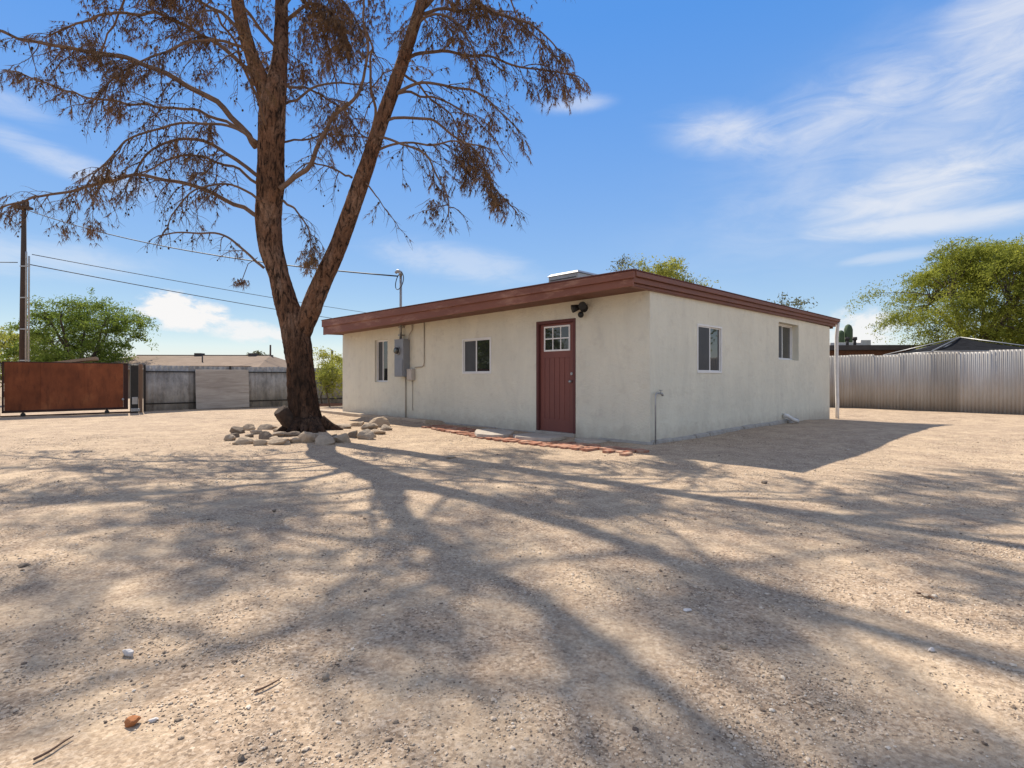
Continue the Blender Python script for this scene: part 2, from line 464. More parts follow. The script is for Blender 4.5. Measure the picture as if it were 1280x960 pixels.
c = k.mix(k.ramp(k.noise(7, 6, 0.8, (1, 1, 0.3)), [(0.56, 0.0), (0.66, 0.5)]), c, (0.10, 0.085, 0.075))
k.color(k.objvar(c, .7)); k.bump(k.noise(18, 4, 0.6), 0.3, 0.01)
M['sheet'] = k.m
k = Mat('old_corrugated_iron', 0.6, 0.3)
c = k.ramp(k.noise(1.0, 6, 0.65, (1, 1, 0.35)), [(0.3, (0.36, 0.345, 0.325)), (0.55, (0.45, 0.435, 0.415)), (0.72, (0.52, 0.51, 0.49))])
c = k.mix(k.ramp(k.noise(5.0, 6, 0.75, (1, 4, 0.12)), [(0.50, 0.0), (0.68, 0.5)]), c, (0.42, 0.355, 0.30))
zr = k.math('ADD', k.axis(2), k.math('MULTIPLY', k.noise(3, 5, 0.7, (1, 1, 0.3)), 1.0))
c = k.mix(k.ramp(zr, [(0.4, 0.5), (0.9, 0.0)]), c, (0.40, 0.31, 0.235))
k.color(k.objvar(c, .74)); k.bump(k.noise(12, 4, 0.6), 0.2, 0.01)
M['corrug'] = k.m
k = Mat('weathered_plywood', 0.9, 0.15)
c = k.ramp(k.noise(2.2, 6, 0.7, (0.35, 1, 3.0), 0.6), [(0.3, (0.27, 0.24, 0.215)), (0.5, (0.38, 0.345, 0.31)), (0.72, (0.50, 0.46, 0.42))])
c = k.mix(k.ramp(k.noise(8, 6, 0.7, (0.12, 1, 3.0)), [(0.55, 0.0), (0.68, 0.6)]), c, (0.20, 0.17, 0.15))
k.color(c); k.bump(k.noise(22, 5, 0.7, (0.15, 1, 2)), 0.4, 0.008)
M['ply'] = k.m
M['pole_tan'] = simple('brown_post_wood', (0.20, 0.13, 0.09), (0.27, 0.18, 0.125), 5, 0.95, 0.4, 30, (1, 1, 0.1))
M['pole'] = simple('dark_pole_wood', (0.055, 0.038, 0.03), (0.09, 0.062, 0.047), 5, 0.95, 0.4, 30, (1, 1, 0.1))
k = Mat('red_paver_brick', 0.92, 0.15)
at_ = k.n.new('ShaderNodeAttribute'); at_.attribute_name = 'tint'
c = k.ramp(at_.outputs['Fac'], [(0.0, (0.24, 0.095, 0.062)), (0.5, (0.36, 0.155, 0.098)), (1.0, (0.44, 0.245, 0.17))])
c = k.mix(k.ramp(k.noise(7, 6, 0.75), [(0.45, 0.0), (0.66, 0.7)]), c, (0.44, 0.34, 0.25))
k.color(c); k.bump(k.noise(60, 4, 0.7), 0.5, 0.006)
M['brick'] = k.m
M['rock_pale'] = simple('pale_rock', (0.47, 0.37, 0.265), (0.34, 0.26, 0.185), 6, 0.95, 0.7, 16, bd=0.03)
M['rock_grey'] = simple('grey_rock', (0.42, 0.34, 0.26), (0.28, 0.225, 0.17), 6, 0.95, 0.7, 16, bd=0.03)
M['rock_dark'] = simple('dark_brown_rock', (0.22, 0.175, 0.135), (0.14, 0.11, 0.085), 6, 0.95, 0.7, 16, bd=0.03)
M['rock_rust'] = simple('orange_stone', (0.42, 0.17, 0.065), (0.30, 0.12, 0.05), 30, 0.9, 0.5, 60)
M['rock_white'] = simple('white_stone', (0.62, 0.58, 0.55), (0.48, 0.45, 0.43), 30, 0.9, 0.5, 60)
M['slab'] = simple('worn_concrete_slab', (0.47, 0.42, 0.36), (0.36, 0.31, 0.26), 7, 0.95, 0.5, 35, bd=0.01)
M['kerbwood'] = simple('sun_bleached_timber', (0.50, 0.41, 0.31), (0.38, 0.30, 0.22), 5, 0.95, 0.5, 20, (0.3, 1, 1), bd=0.01)
M['tan_wall'] = simple('tan_house_wall', (0.34, 0.25, 0.18), (0.28, 0.205, 0.15), 2, 0.9, 0.3, 20)
k = Mat('tan_shingle_roof', 0.95, 0.1)
k.color(k.mix(k.ramp(k.noise(1.5, 6, 0.7, (1, 1, 1)), [(0.3, 0.0), (0.7, 1.0)]), (0.27, 0.205, 0.155), (0.20, 0.15, 0.115)))
k.bump(k.noise(14, 5, 0.7), 0.6, 0.03)
M['shingle'] = k.m
k = Mat('brown_brickwork', 0.9, 0.15)
bt = k.n.new('ShaderNodeTexBrick')
bt.inputs['Color1'].default_value = (0.20, 0.095, 0.06, 1); bt.inputs['Color2'].default_value = (0.145, 0.07, 0.05, 1)
bt.inputs['Mortar'].default_value = (0.27, 0.22, 0.18, 1); bt.inputs['Scale'].default_value = 4.0
bt.inputs['Mortar Size'].default_value = 0.012
k.l.new(k.vec((1, 1, 1), (R(90), 0, 0)), bt.inputs['Vector']); k.color(bt.outputs['Color'])
M['brickwall'] = k.m
M['dark_trim'] = simple('dark_roof_edge', (0.05, 0.045, 0.045), (0.08, 0.07, 0.066), 3, 0.8)
M['canopy'] = simple('black_canopy_cloth', (0.013, 0.0135, 0.016), (0.024, 0.025, 0.028), 5, 0.95, 0.3, 12, spec=0.02, bd=0.02)
M['cactus'] = simple('cactus_skin', (0.05, 0.085, 0.045), (0.075, 0.11, 0.06), 6, 0.8)
M['dirt_red'] = simple('red_brown_earth', (0.24, 0.11, 0.06), (0.16, 0.075, 0.045), 9, 0.95, 0.6, 30, bd=0.03)

# ------------------------------------------------------------------ ground
def lines(lo, hi, fine_lo, fine_hi, step):
    a = list(np.arange(fine_lo, fine_hi + 1e-6, step))
    d, x = step, fine_hi
    while x < hi:
        d *= 1.35; x += d; a.append(x)
    d, x = step, fine_lo
    while x > lo:
        d *= 1.35; x -= d; a.insert(0, x)
    return a
gx = lines(-900, 900, -12, 13, 0.10)
gy = lines(-300, 1500, 0.2, 16, 0.10)
gv = [(x, y, gz(x, y)) for y in gy for x in gx]
nx = len(gx)
gf = [(j * nx + i, j * nx + i + 1, (j + 1) * nx + i + 1, (j + 1) * nx + i) for j in range(len(gy) - 1) for i in range(nx - 1)]
me = bpy.data.meshes.new('ground'); me.from_pydata(gv, [], gf)
me.polygons.foreach_set('use_smooth', [True] * len(gf)); me.materials.append(M['ground'])
g = bpy.data.objects.new('ground', me); col.objects.link(g); g['kind'] = 'structure'

def pebbles():
    n = 330000
    # denser towards the camera, over the whole yard in front of the house
    y = 0.9 + 9.0 * rng.random(n) ** 1.7
    x = (rng.random(n) * 2 - 1) * (1.9 + 1.08 * y)
    keep = []
    for i in range(n):
        p = noise.noise(Vector((x[i] * 1.6, y[i] * 1.6, 3.0))) + 0.6 * noise.noise(Vector((x[i] * 5, y[i] * 5, 9.0)))
        if rng.random() < 0.34 + 1.5 * p:
            l = HMI @ Vector((x[i], y[i], 0))
            if l.x > -0.3 and l.y > -0.15: continue
            keep.append(i)
    x, y = x[keep], y[keep]
    n = len(x)
    s = 0.0018 + 0.0026 * rng.random(n) ** 2 + 0.006 * rng.random(n) ** 40
    s *= 1 + 0.07 * y
    z = np.array([gz(a, b) for a, b in zip(x, y)])
    base = np.array([(1, 0, 0), (0, 1, 0), (-1, 0, 0), (0, -1, 0), (0, 0, 1), (0, 0, -1), (0.6, 0.6, 0.55), (-0.6, 0.6, 0.5), (-0.6, -0.6, 0.55), (0.6, -0.6, 0.5)])
    faces = np.array([(0, 6, 4), (6, 1, 4), (1, 7, 4), (7, 2, 4), (2, 8, 4), (8, 3, 4), (3, 9, 4), (9, 0, 4),
                      (6, 0, 1), (7, 1, 2), (8, 2, 3), (9, 3, 0)])
    V = base[None] * (0.75 + 0.5 * rng.random((n, 10, 1)))
    V *= np.stack([0.8 + 0.7 * rng.random(n), 0.7 + 0.5 * rng.random(n), 0.5 + 0.4 * rng.random(n)], 1)[:, None, :]
    a = rng.random(n) * 6.283; ca, sa = np.cos(a), np.sin(a)
    X = V[..., 0] * ca[:, None] - V[..., 1] * sa[:, None]; Yv = V[..., 0] * sa[:, None] + V[..., 1] * ca[:, None]
    V = np.stack([X, Yv, V[..., 2]], -1) * s[:, None, None]
    V += np.stack([x, y, z + s * 0.15], 1)[:, None, :]
    F = (faces[None] + (np.arange(n) * 10)[:, None, None]).reshape(-1, 3)
    me = bpy.data.meshes.new('gravel')
    me.vertices.add(n * 10); me.vertices.foreach_set('co', V.reshape(-1))
    me.loops.add(len(F) * 3); me.loops.foreach_set('vertex_index', F.reshape(-1).astype(np.int32))
    me.polygons.add(len(F)); me.polygons.foreach_set('loop_start', (np.arange(len(F)) * 3).astype(np.int32))
    me.polygons.foreach_set('loop_total', np.full(len(F), 3, np.int32))
    at = me.attributes.new('tint', 'FLOAT', 'POINT')
    at.data.foreach_set('value', np.repeat(rng.random(n), 10).astype(np.float32))
    me.update(calc_edges=True); me.validate()
    me.materials.append(M['pebble'])
    o = bpy.data.objects.new('gravel', me); col.objects.link(o)
    o['kind'] = 'stuff'; o['label'] = 'small tan, grey and brown pebbles strewn over the sandy yard'; o['category'] = 'gravel'
pebbles()

# ------------------------------------------------------------------ house
house = empty('stucco_house', 'low cream stucco house with a red brown roof edge and brick red door', 'house', HC, HA)
X1, Y1 = 9.41, 10.3
WT = 2.47
def wall_panel(mb, L, holes, f, th=0.22):
    "f(a, d, z): a along the wall, d depth inward; holes = (a0, a1, z0, z1)"
    As = sorted({0.0, L, *[h[0] for h in holes], *[h[1] for h in holes]})
    Zs = sorted({-0.12, WT, *[h[2] for h in holes], *[h[3] for h in holes]})
    for i in range(len(As) - 1):
        for j in range(len(Zs) - 1):
            a0, a1, z0, z1 = As[i], As[i + 1], Zs[j], Zs[j + 1]
            if any(h[0] <= a0 and a1 <= h[1] and h[2] <= z0 and z1 <= h[3] for h in holes): continue
            mb.quad(f(a0, 0, z0), f(a1, 0, z0), f(a1, 0, z1), f(a0, 0, z1))
            if a0 >= th and a1 <= L - th or True:
                mb.quad(f(max(a0, th), th, z0), f(max(a0, th), th, z1), f(min(a1, L - th), th, z1), f(min(a1, L - th), th, z0))
    for a0, a1, z0, z1 in holes:
        mb.quad(f(a0, 0, z0), f(a0, 0, z1), f(a0, th, z1), f(a0, th, z0))
        mb.quad(f(a1, 0, z1), f(a1, 0, z0), f(a1, th, z0), f(a1, th, z1))
        mb.quad(f(a0, 0, z1), f(a1, 0, z1), f(a1, th, z1), f(a0, th, z1))
        mb.quad(f(a1, 0, z0), f(a0, 0, z0), f(a0, th, z0), f(a1, th, z0))
LF = lambda a, d, z: Vector((d, a, z))            # door wall, faces -x
RF = lambda a, d, z: Vector((a, d, z))            # right wall, faces -y
BF = lambda a, d, z: Vector((X1 - d, a, z))
EF = lambda a, d, z: Vector((a, Y1 - d, z))
W1 = (7.80, 8.45, 0.93, 2.06); W2 = (3.74, 4.69, 1.13, 1.90); DR = (1.50, 2.45, 0.02, 2.11)
W3 = (1.57, 2.57, 1.13, 2.02); W4 = (5.53, 6.87, 1.47, 2.34)
mb = MB()
wall_panel(mb, Y1, [DR, W2, W1], LF)
wall_panel(mb, X1, [W3, W4], RF)
wall_panel(mb, Y1, [], BF); wall_panel(mb, X1, [], EF)
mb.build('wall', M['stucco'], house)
# rough concrete footing lip
mb = MB()
random.seed(3)
a = 0.02
while a < 6.6:
    L = random.uniform(0.5, 1.0); d = random.uniform(0.05, 0.11); z = random.uniform(0.02, 0.06)
    mb.hexa([(a, -d, -0.12), (a + L, -d * 0.9, -0.12), (a + L, 0.01, -0.12), (a, 0.01, -0.12), (a, -d * 0.7, z), (a + L, -d * 0.6, z * 0.8), (a + L, 0.01, z + 0.02), (a, 0.01, z + 0.02)])
    a += L - 0.003
mb.build('footing', M['foundation'], house, 0.008)
mb = MB()
a = -0.06
while a < 5.2:
    L = random.uniform(0.6, 1.2); d = random.uniform(0.03, 0.07); z = random.uniform(0.0, 0.035)
    if a + L > 1.5 and a < 2.45:
        mb.build('footing', M['foundation'], house, 0.008); mb = MB(); a = 2.46; continue
    if True:
        mb.hexa([(-d, a, -0.12), (0.01, a, -0.12), (0.01, a + L, -0.12), (-d, a + L, -0.12), (-d * 0.7, a, z), (0.01, a, z + 0.015), (0.01, a + L, z + 0.015), (-d * 0.7, a + L, z)])
    a += L
mb.build('footing', M['foundation'], house, 0.008)

# roof
xe0, xe1, ye0, ye1 = -0.62, 9.82, -0.09, 10.26
mb = MB()
mb.hexa([(xe0 + .02, ye0 + .02, 2.55), (xe1, ye0 + .02, 2.6), (xe1, ye1 - .02, 2.6), (xe0 + .02, ye1 - .02, 2.55), (xe0 + .02, ye0 + .02, 2.655), (xe1, ye0 + .02, 2.70), (xe1, ye1 - .02, 2.74), (xe0 + .02, ye1 - .02, 2.67)])
roof = mb.build('roof', M['roofing'], house)
mb = MB()
mb.quad(Vector((xe0 + .03, ye0 + .03, 2.435)), Vector((xe0 + .03, ye1 - .03, 2.29)), Vector((0.0, ye1 - .03, 2.33)), Vector((0.0, ye0 + .03, 2.435)))
mb.quad(Vector((0, ye0 + .03, 2.435)), Vector((0, 0, 2.435)), Vector((xe1 - .02, 0, 2.50)), Vector((xe1 - .02, ye0 + .03, 2.50)))
mb.build('soffit', M['soffit'], house)
def board(xa, xb, ya, yb, zb, zt, name, mat, bev=0.006):
    "zb, zt: (near, far) heights; runs along the longer side"
    mb = MB()
    if yb - ya > xb - xa:
        p = [(xa, ya, zb[0]), (xb, ya, zb[0]), (xb, yb, zb[1]), (xa, yb, zb[1]), (xa, ya, zt[0]), (xb, ya, zt[0]), (xb, yb, zt[1]), (xa, yb, zt[1])]
    else:
        p = [(xa, ya, zb[0]), (xb, ya, zb[1]), (xb, yb, zb[1]), (xa, yb, zb[0]), (xa, ya, zt[0]), (xb, ya, zt[1]), (xb, yb, zt[1]), (xa, yb, zt[0])]
    mb.hexa(p)
    return mb.build(name, mat, house, bev)
# door side: drip edge, upper board, lower board
board(xe0, xe0 + .04, ye0 + .003, ye1, (2.42, 2.275), (2.535, 2.50), 'fascia', M['fascia'])
board(xe0 - .035, xe0 + .03, ye0 - .03, ye1 + .02, (2.533, 2.498), (2.64, 2.685), 'fascia', M['fascia'])
board(xe0 - .05, xe0 + .05, ye0 - .045, ye1 + .03, (2.642, 2.687), (2.662, 2.705), 'drip_edge', M['door_frame'], 0.003)
# right side: three-step profile like a metal gutter
board(xe0 + .045, xe1, ye0 + .04, ye0 + .10, (2.415, 2.50), (2.475, 2.56), 'fascia', M['fascia_right'])
board(xe0 + .035, xe1 + .02, ye0 - .0, ye0 + .06, (2.477, 2.562), (2.56, 2.635), 'fascia', M['fascia_right'])
board(xe0 + .033, xe1 + .10, ye0 - .045, ye0 + .05, (2.562, 2.637), (2.64, 2.70), 'gutter', M['fascia_right'])
board(xe0 + .052, xe1 + .10, ye0 - .055, ye0 + .06, (2.642, 2.702), (2.658, 2.718), 'drip_edge', M['door_frame'], 0.003)
board(xe1 - .04, xe1, ye0 + .11, ye1, (2.45, 2.45), (2.70, 2.74), 'fascia', M['fascia_right'])
board(xe0 + .05, xe1 - .05, ye1 - .04, ye1, (2.29, 2.5), (2.67, 2.74), 'fascia', M['fascia'])
# downspout with outlet
mb = MB()
p0, p1 = Vector((9.86, -0.09, 2.62)), Vector((9.94, -0.05, 2.42))
mb.tube([p0, p1, (9.95, -0.03, 2.2), (10.0, -0.02, 1.2), (10.07, -0.02, 0.35), (10.07, -0.02, -0.16)], 0.05, 10)
mb.build('downspout', M['white_paint'], house)

def slider(f, W, rec, bars=0.045, screen_left=True, tracks=True, fr_t=0.06):
    a0, a1, z0, z1 = W
    mb = MB()
    def bx(m, aa, ab, za, zb, d0, d1):
        p = [f(aa, d0, za), f(ab, d0, za), f(ab, d1, za), f(aa, d1, za), f(aa, d0, zb), f(ab, d0, zb), f(ab, d1, zb), f(aa, d1, zb)]
        m.hexa(p)
    e = 0.003
    bx(mb, a0 + e, a1 - e, z0 + e, z0 + bars, rec, rec + fr_t); bx(mb, a0 + e, a1 - e, z1 - bars, z1 - e, rec, rec + fr_t)
    bx(mb, a0 + e, a0 + bars, z0 + bars, z1 - bars, rec, rec + fr_t); bx(mb, a1 - bars, a1 - e, z0 + bars, z1 - bars, rec, rec + fr_t)
    win = mb.build('window', M['vinyl'], house, 0.004)
    mid = (a0 + a1) / 2
    for q, (aa, ab, d) in enumerate(((a0 + bars + .002, mid + .022, rec + .012), (mid - .022, a1 - bars - .002, rec + .034))):
        m = MB(); s = 0.018; zA, zB = z0 + bars + .002, z1 - bars - .002
        bx(m, aa, ab, zA, zA + s, d, d + .02); bx(m, aa, ab, zB - s, zB, d, d + .02)
        ws = 0.034
        wl, wr = (s, ws) if q == 0 else (ws, s)
        bx(m, aa, aa + wl, zA + s, zB - s, d, d + .02); bx(m, ab - wr, ab, zA + s, zB - s, d, d + .02)
        m.build('sash', M['vinyl'], win, 0.002)
        m = MB(); bx(m, aa + wl - .004, ab - wr + .004, zA + s - .004, zB - s + .004, d + .007, d + .013)
        m.build('pane', M['glass'], win)
        if (q == 0) == screen_left:
            m = MB(); bx(m, aa + wl + .001, ab - wr - .001, zA + s + .001, zB - s - .001, d + .0035, d + .005)
            m.build('insect_screen', M['screen'], win)
    return win
slider(LF, W1, 0.05, 0.026, False)
slider(LF, W2, -0.012, 0.036, False)
slider(RF, W3, -0.012, 0.036, True)
slider(RF, W4, 0.145, 0.036, True)

# door and frame
d0, d1, dz0, dz1 = DR
mb = MB()
mb.box(-0.012, 0.14, d0 - .002, d0 + .055, 0.05, dz1 + .002); mb.box(-0.012, 0.14, d1 - .055, d1 + .002, 0.05, dz1 + .002)
mb.box(-0.0125, 0.14, d0 + .055, d1 - .055, dz1 - .055, dz1 + .002)
mb.build('door_frame', M['door_frame'], house, 0.004)
mb = MB(); mb.box(-0.05, 0.16, d0 + .004, d1 - .004, -0.03, 0.048)
mb.build('threshold', M['slab'], house, 0.006)
da, db = d0 + .058, d1 - .058
lz0, lz1, la, lb = 1.57, 1.98, da + .13, db - .13
xf = 0.045
mb = MB()
mb.box(xf + .012, xf + .04, da, db, 0.052, dz1 - .058)
# rails and stiles proud of the plank field
mb.box(xf, xf + .0125, da, da + .11, 0.052, dz1 - .058); mb.box(xf, xf + .0125, db - .11, db, 0.052, dz1 - .058)
mb.box(xf, xf + .0125, da + .11, db - .11, 0.052, 0.28); mb.box(xf, xf + .0125, da + .11, db - .11, 1.42, dz1 - .058)
npl = 5; wv = (db - da - .22) / npl
for i in range(npl):
    mb.box(xf + .004, xf + .0125, da + .11 + i * wv + .006, da + .11 + (i + 1) * wv - .006, 0.2805, 1.4195)
door = mb.build('door', M['door'], house, 0.003)
mb = MB(); fw = 0.03
mb.box(xf - .012, xf + .002, la - fw, lb + fw, lz0 - fw, lz0); mb.box(xf - .012, xf + .002, la - fw, lb + fw, lz1, lz1 + fw)
mb.box(xf - .012, xf + .002, la - fw, la, lz0, lz1); mb.box(xf - .012, xf + .002, lb, lb + fw, lz0, lz1)
for i in (1, 2):
    y = la + (lb - la) * i / 3
    mb.box(xf - .010, xf + .002, y - .011, y + .011, lz0, lz1)
zm = (lz0 + lz1) / 2
mb.box(xf - .0105, xf + .002, la, lb, zm - .011, zm + .011)
mb.build('window_grille', M['vinyl'], door, 0.002)
for i in range(3):
    for j in range(2):
        m = MB()
        ya, yb = la + (lb - la) * i / 3, la + (lb - la) * (i + 1) / 3
        za, zb = (lz0, zm) if j == 0 else (zm, lz1)
        m.box(xf - .004, xf - .0005, ya + .003, yb - .003, za + .003, zb - .003)
        m.build('pane', M['glass'], door)
mb = MB()
mb.tube([(xf, da + .06, 0.98), (xf - .05, da + .06, 0.98)], 0.012, 8); mb.ball((xf - .06, da + .06, 0.98), 0.03)
mb.build('handle', M['galv'], door)
mb = MB()
mb.tube([(xf, da + .06, 1.12), (xf - .018, da + .06, 1.12)], 0.027, 12)
mb.build('deadbolt', M['galv'], door)

# floodlight beside the door
mb = MB(); fy, fz = 1.30, 2.27
mb.tube([(0.0, fy, fz), (-0.035, fy, fz)], 0.075, 16); mb.tube([(-0.03, fy, fz), (-0.10, fy, fz)], 0.022, 8)
light = mb.build('security_light', M['black'], house)
for y_, z_, dirv in ((0.13, 0.01, (-0.7, 0.55, -0.25)), (-0.10, 0.03, (-0.8, -0.5, -0.15))):
    m = MB(); d = Vector(dirv).normalized(); c = Vector((-0.10, fy + y_ * .5, fz + z_))
    m.tube([(-0.06, fy, fz), c - d * .03], 0.016, 8)
    m.tube([c - d * .04, c - d * .02, c + d * .05, c + d * .11, c + d * .112], [0.02, 0.045, 0.062, 0.072, 0.066], 14)
    m.build('lamp_head', M['black'], light)
m = MB(); m.tube([(-0.06, fy, fz), (-0.10, fy - .01, fz - .09)], 0.016, 8); m.ball((-0.115, fy - .01, fz - .125), 0.055, 12, 8, 1.1, 0.9, 1.0)
m.build('motion_sensor', M['black'], light)

# electric service
py0, py1 = 6.75, 7.15
mb = MB(); mb.box(-0.20, -0.003, py0, py1, 1.07, 1.99)
panel = mb.build('electric_panel', M['steel_grey'], house, 0.008)
m = MB(); m.box(-0.213, -0.201, py0 + .02, py1 - .02, 1.09, 1.50); m.build('panel_door', M['steel_grey'], panel, 0.004)
m = MB(); m.tube([(-0.20, 6.98, 1.72), (-0.225, 6.98, 1.72)], 0.105, 20); m.build('meter_ring', M['galv'], panel)
m = MB(); m.tube([(-0.225, 6.98, 1.72), (-0.27, 6.98, 1.72), (-0.29, 6.98, 1.72), (-0.295, 6.98, 1.72)], [0.085, 0.082, 0.07, 0.04], 20)
m.build('meter_glass', M['glass'], panel)
m = MB(); m.box(-0.2005, -0.06, py0 - .012, py1 + .012, 1.985, 2.005); m.build('rain_lip', M['steel_grey'], panel)
mb = MB(); mb.tube([(-0.09, 7.03, 2.0), (-0.09, 7.03, 2.9), (-0.09, 7.03, 3.62)], 0.032, 10)
mb.tube([(-0.09, 7.03, 3.60), (-0.09, 7.03, 3.68), (-0.13, 7.10, 3.73), (-0.16, 7.16, 3.69)], [0.04, 0.05, 0.05, 0.035], 10)
mb.box(-0.145, -0.0, 6.985, 7.075, 2.10, 2.13); mb.box(-0.145, -0.0, 6.985, 7.075, 2.30, 2.33)
mast = mb.build('service_mast', M['galv'], house)
m = MB(); pts = []
for i in range(34):
    a = i / 33 * 2.3 * math.pi
    pts.append((-0.12 + 0.03 * math.sin(a * 1.3), 7.06 + 0.17 * math.cos(a + 1.2), 3.50 + 0.21 * math.sin(a + 1.2) - i * 0.002))
m.tube(pts, 0.011, 6); m.build('cable_loop', M['cable'], mast)
mb = MB()
mb.tube([(-0.03, 6.62, 2.42), (-0.03, 6.62, 2.22), (-0.06, 6.70, 2.10), (-0.06, 6.72, 1.98)], 0.014, 8)
mb.build('conduit', M['pipe_tan'], house)
mb = MB(); mb.tube([(-0.02, 6.12, 2.43), (-0.02, 6.12, 1.42), (-0.02, 6.14, 1.34), (-0.02, 6.22, 1.31), (-0.02, 6.50, 1.30)], 0.012, 8)
mb.build('conduit', M['pipe_tan'], house)
mb = MB(); mb.tube([(-0.02, 6.92, 1.08), (-0.02, 6.92, 0.0)], 0.016, 8); mb.build('conduit', M['pipe_tan'], house)
mb = MB(); mb.tube([(-0.02, 6.62, 1.0), (-0.02, 6.62, 0.32), (-0.02, 6.60, 0.24)], 0.009, 8); mb.build('conduit', M['pipe_tan'], house)
mb = MB(); mb.box(-0.11, -0.003, 6.52, 6.74, 0.98, 1.27); ph = mb.build('telephone_box', M['box_tan'], house, 0.012)
m = MB(); m.box(-0.118, -0.108, 6.535, 6.725, 1.0, 1.25); m.build('box_lid', M['box_tan'], ph, 0.006)

# water pipe at the corner, drain elbow at the right wall
mb = MB(); mb.tube([(0.07, -0.06, -0.05), (0.07, -0.06, 0.76), (0.085, -0.06, 0.79), (0.12, -0.06, 0.80), (0.22, -0.06, 0.80)], 0.013, 8)
sp = mb.build('standpipe', M['galv'], house)
m = MB(); m.tube([(0.21, -0.06, 0.80), (0.25, -0.07, 0.79), (0.26, -0.08, 0.755)], 0.018, 8); m.tube([(0.23, -0.06, 0.815), (0.23, -0.06, 0.845)], 0.006, 6)
m.tube([(0.23, -0.06, 0.842), (0.23, -0.06, 0.852)], 0.028, 10); m.build('tap', M['galv'], sp)
mb = MB(); mb.tube([(5.75, -0.03, 0.18), (5.80, -0.10, 0.16), (5.95, -0.17, 0.07), (6.1, -0.22, 0.03)], 0.045, 10)
mb.build('drain_elbow', M['white_paint'], house)
# roof vents
for px, py, h_ in ((5.2, 0.6, 0.19), (4.8, 0.55, 0.12)):
    mb = MB(); mb.tube([(px, py, 2.68), (px, py, 2.70 + h_)], 0.035, 10); mb.tube([(px, py, 2.70 + h_), (px, py, 2.75 + h_)], 0.055, 10)
    mb.build('vent_pipe', M['white_paint'] if h_ > .15 else M['dark_trim'], roof)

# cooler on the roof
cp = HW(1.90, 3.05, 2.635)
cooler = empty('rooftop_cooler', 'pale metal evaporative cooler box on the flat roof behind the roof edge', 'air cooler', cp, HA)
mb = MB(); mb.box(-.42, .42, -.42, .42, 0.06, 0.66); mb.build('housing', M['galv'], cooler, 0.01)
mb = MB(); mb.hexa([(-.45, -.45, .66), (.45, -.45, .66), (.45, .45, .66), (-.45, .45, .66), (-.38, -.38, .72), (.38, -.38, .72), (.38, .38, .72), (-.38, .38, .72)])
mb.build('top_cover', M['steel_grey'], cooler, 0.006)
mb = MB()
for i in range(9):
    z = .12 + i * .055; mb.box(-.432, -.421, -.36, .36, z, z + .02)
mb.build('louvre', M['dark_trim'], cooler)
for sx in (-.36, .36):
    for sy in (-.36, .36):
        mb = MB(); mb.box(sx - .03, sx + .03, sy - .03, sy + .03, 0, .06); mb.build('foot', M['dark_trim'], cooler)

# ------------------------------------------------------------------ brick path, slabs, kerb
def frame_obj(o, x, y, z=None, rz=0.0):
    p = HW(x, y, 0)
    o.location = (p.x, p.y, gz(p.x, p.y) if z is None else z); o.rotation_euler = (0, 0, HA + rz)
    return o
random.seed(5)
mb = MB(); tints = []
def brick(x, y, lx, ly):
    p = HW(x + lx / 2, y + ly / 2); z = gz(p.x, p.y) + random.uniform(-0.004, 0.012)
    t = random.uniform(-0.02, 0.02); t2 = random.uniform(-0.03, 0.03)
    Mx = HM @ Matrix.Translation((x + lx / 2, y + ly / 2, z)) @ Matrix.Rotation(random.uniform(-.05, .05), 4, 'Z') @ Matrix.Rotation(t, 4, 'X') @ Matrix.Rotation(t2, 4, 'Y')
    mb.box(-lx / 2 + .005, lx / 2 - .005, -ly / 2 + .005, ly / 2 - .005, -.05, .025, Mx)
    tints.extend([random.random()] * 8)
for row in range(50):
    y = -0.45 + row * 0.105
    if y > 5.3: break
    for cidx in range(3):
        off = 0.05 if row % 2 else 0.0
        x = -1.36 + cidx * 0.205 + off + 0.30 * sstep(2.7, 5.0, y)
        if y < 0.0 and cidx == 0 and row % 3: continue
        if random.random() < 0.07: continue
        brick(x, y, 0.205, 0.105)
bp = mb.build('brick_path', M['brick'], None, 0.004); bp['kind'] = 'structure'
at_ = bp.data.attributes.new('tint', 'FLOAT', 'POINT'); at_.data.foreach_set('value', tints)

def slab(name, label, x, y, lx, ly, rz, tilt, mat=None, h=0.06, dz=0.03):
    mb = MB(); n = 9
    random.seed(hash(name + label) % 1000 if False else int(x * 100 + y * 37) % 997)
    ring = []
    for i in range(n):
        a = 2 * math.pi * i / n
        r = random.uniform(0.85, 1.1) / max(abs(math.cos(a)), abs(math.sin(a))) ** 0.6
        ring.append((r * math.cos(a) * lx / 2, r * math.sin(a) * ly / 2))
    b = len(mb.v)
    mb.v += [Vector((u, v, -h)) for u, v in ring] + [Vector((u * .98, v * .98, 0)) for u, v in ring]
    for i in range(n):
        q = (i + 1) % n
        mb.f.append((b + i, b + q, b + n + q, b + n + i)); mb.sm.append(False)
    mb.f.append(tuple(b + n + i for i in range(n))); mb.sm.append(False)
    mb.f.append(tuple(b + i for i in reversed(range(n)))); mb.sm.append(False)
    o = mb.build(name, mat or M['slab'], None, 0.01)
    p = HW(x, y); o.location = (p.x, p.y, gz(p.x, p.y) + dz); o.rotation_euler = (tilt[0], tilt[1], HA + rz)
    return tag(o, label, 'paving slab', 'paving slabs by the door')
slab('paving_slab', 'large worn concrete slab lying right below the red door', -0.66, 1.80, 0.84, 0.95, 0.05, (0.0, 0.03), dz=0.065)
slab('paving_slab', 'pale raised slab left of the red door, tipped up on the bricks', -0.98, 2.60, 0.62, 0.75, 0.3, (0.05, -0.06), dz=0.085)
slab('paving_slab', 'small sandy slab wedged between the door slab and the house corner', -0.3, 0.95, 0.42, 0.5, -0.2, (0.02, 0.05), dz=0.035)

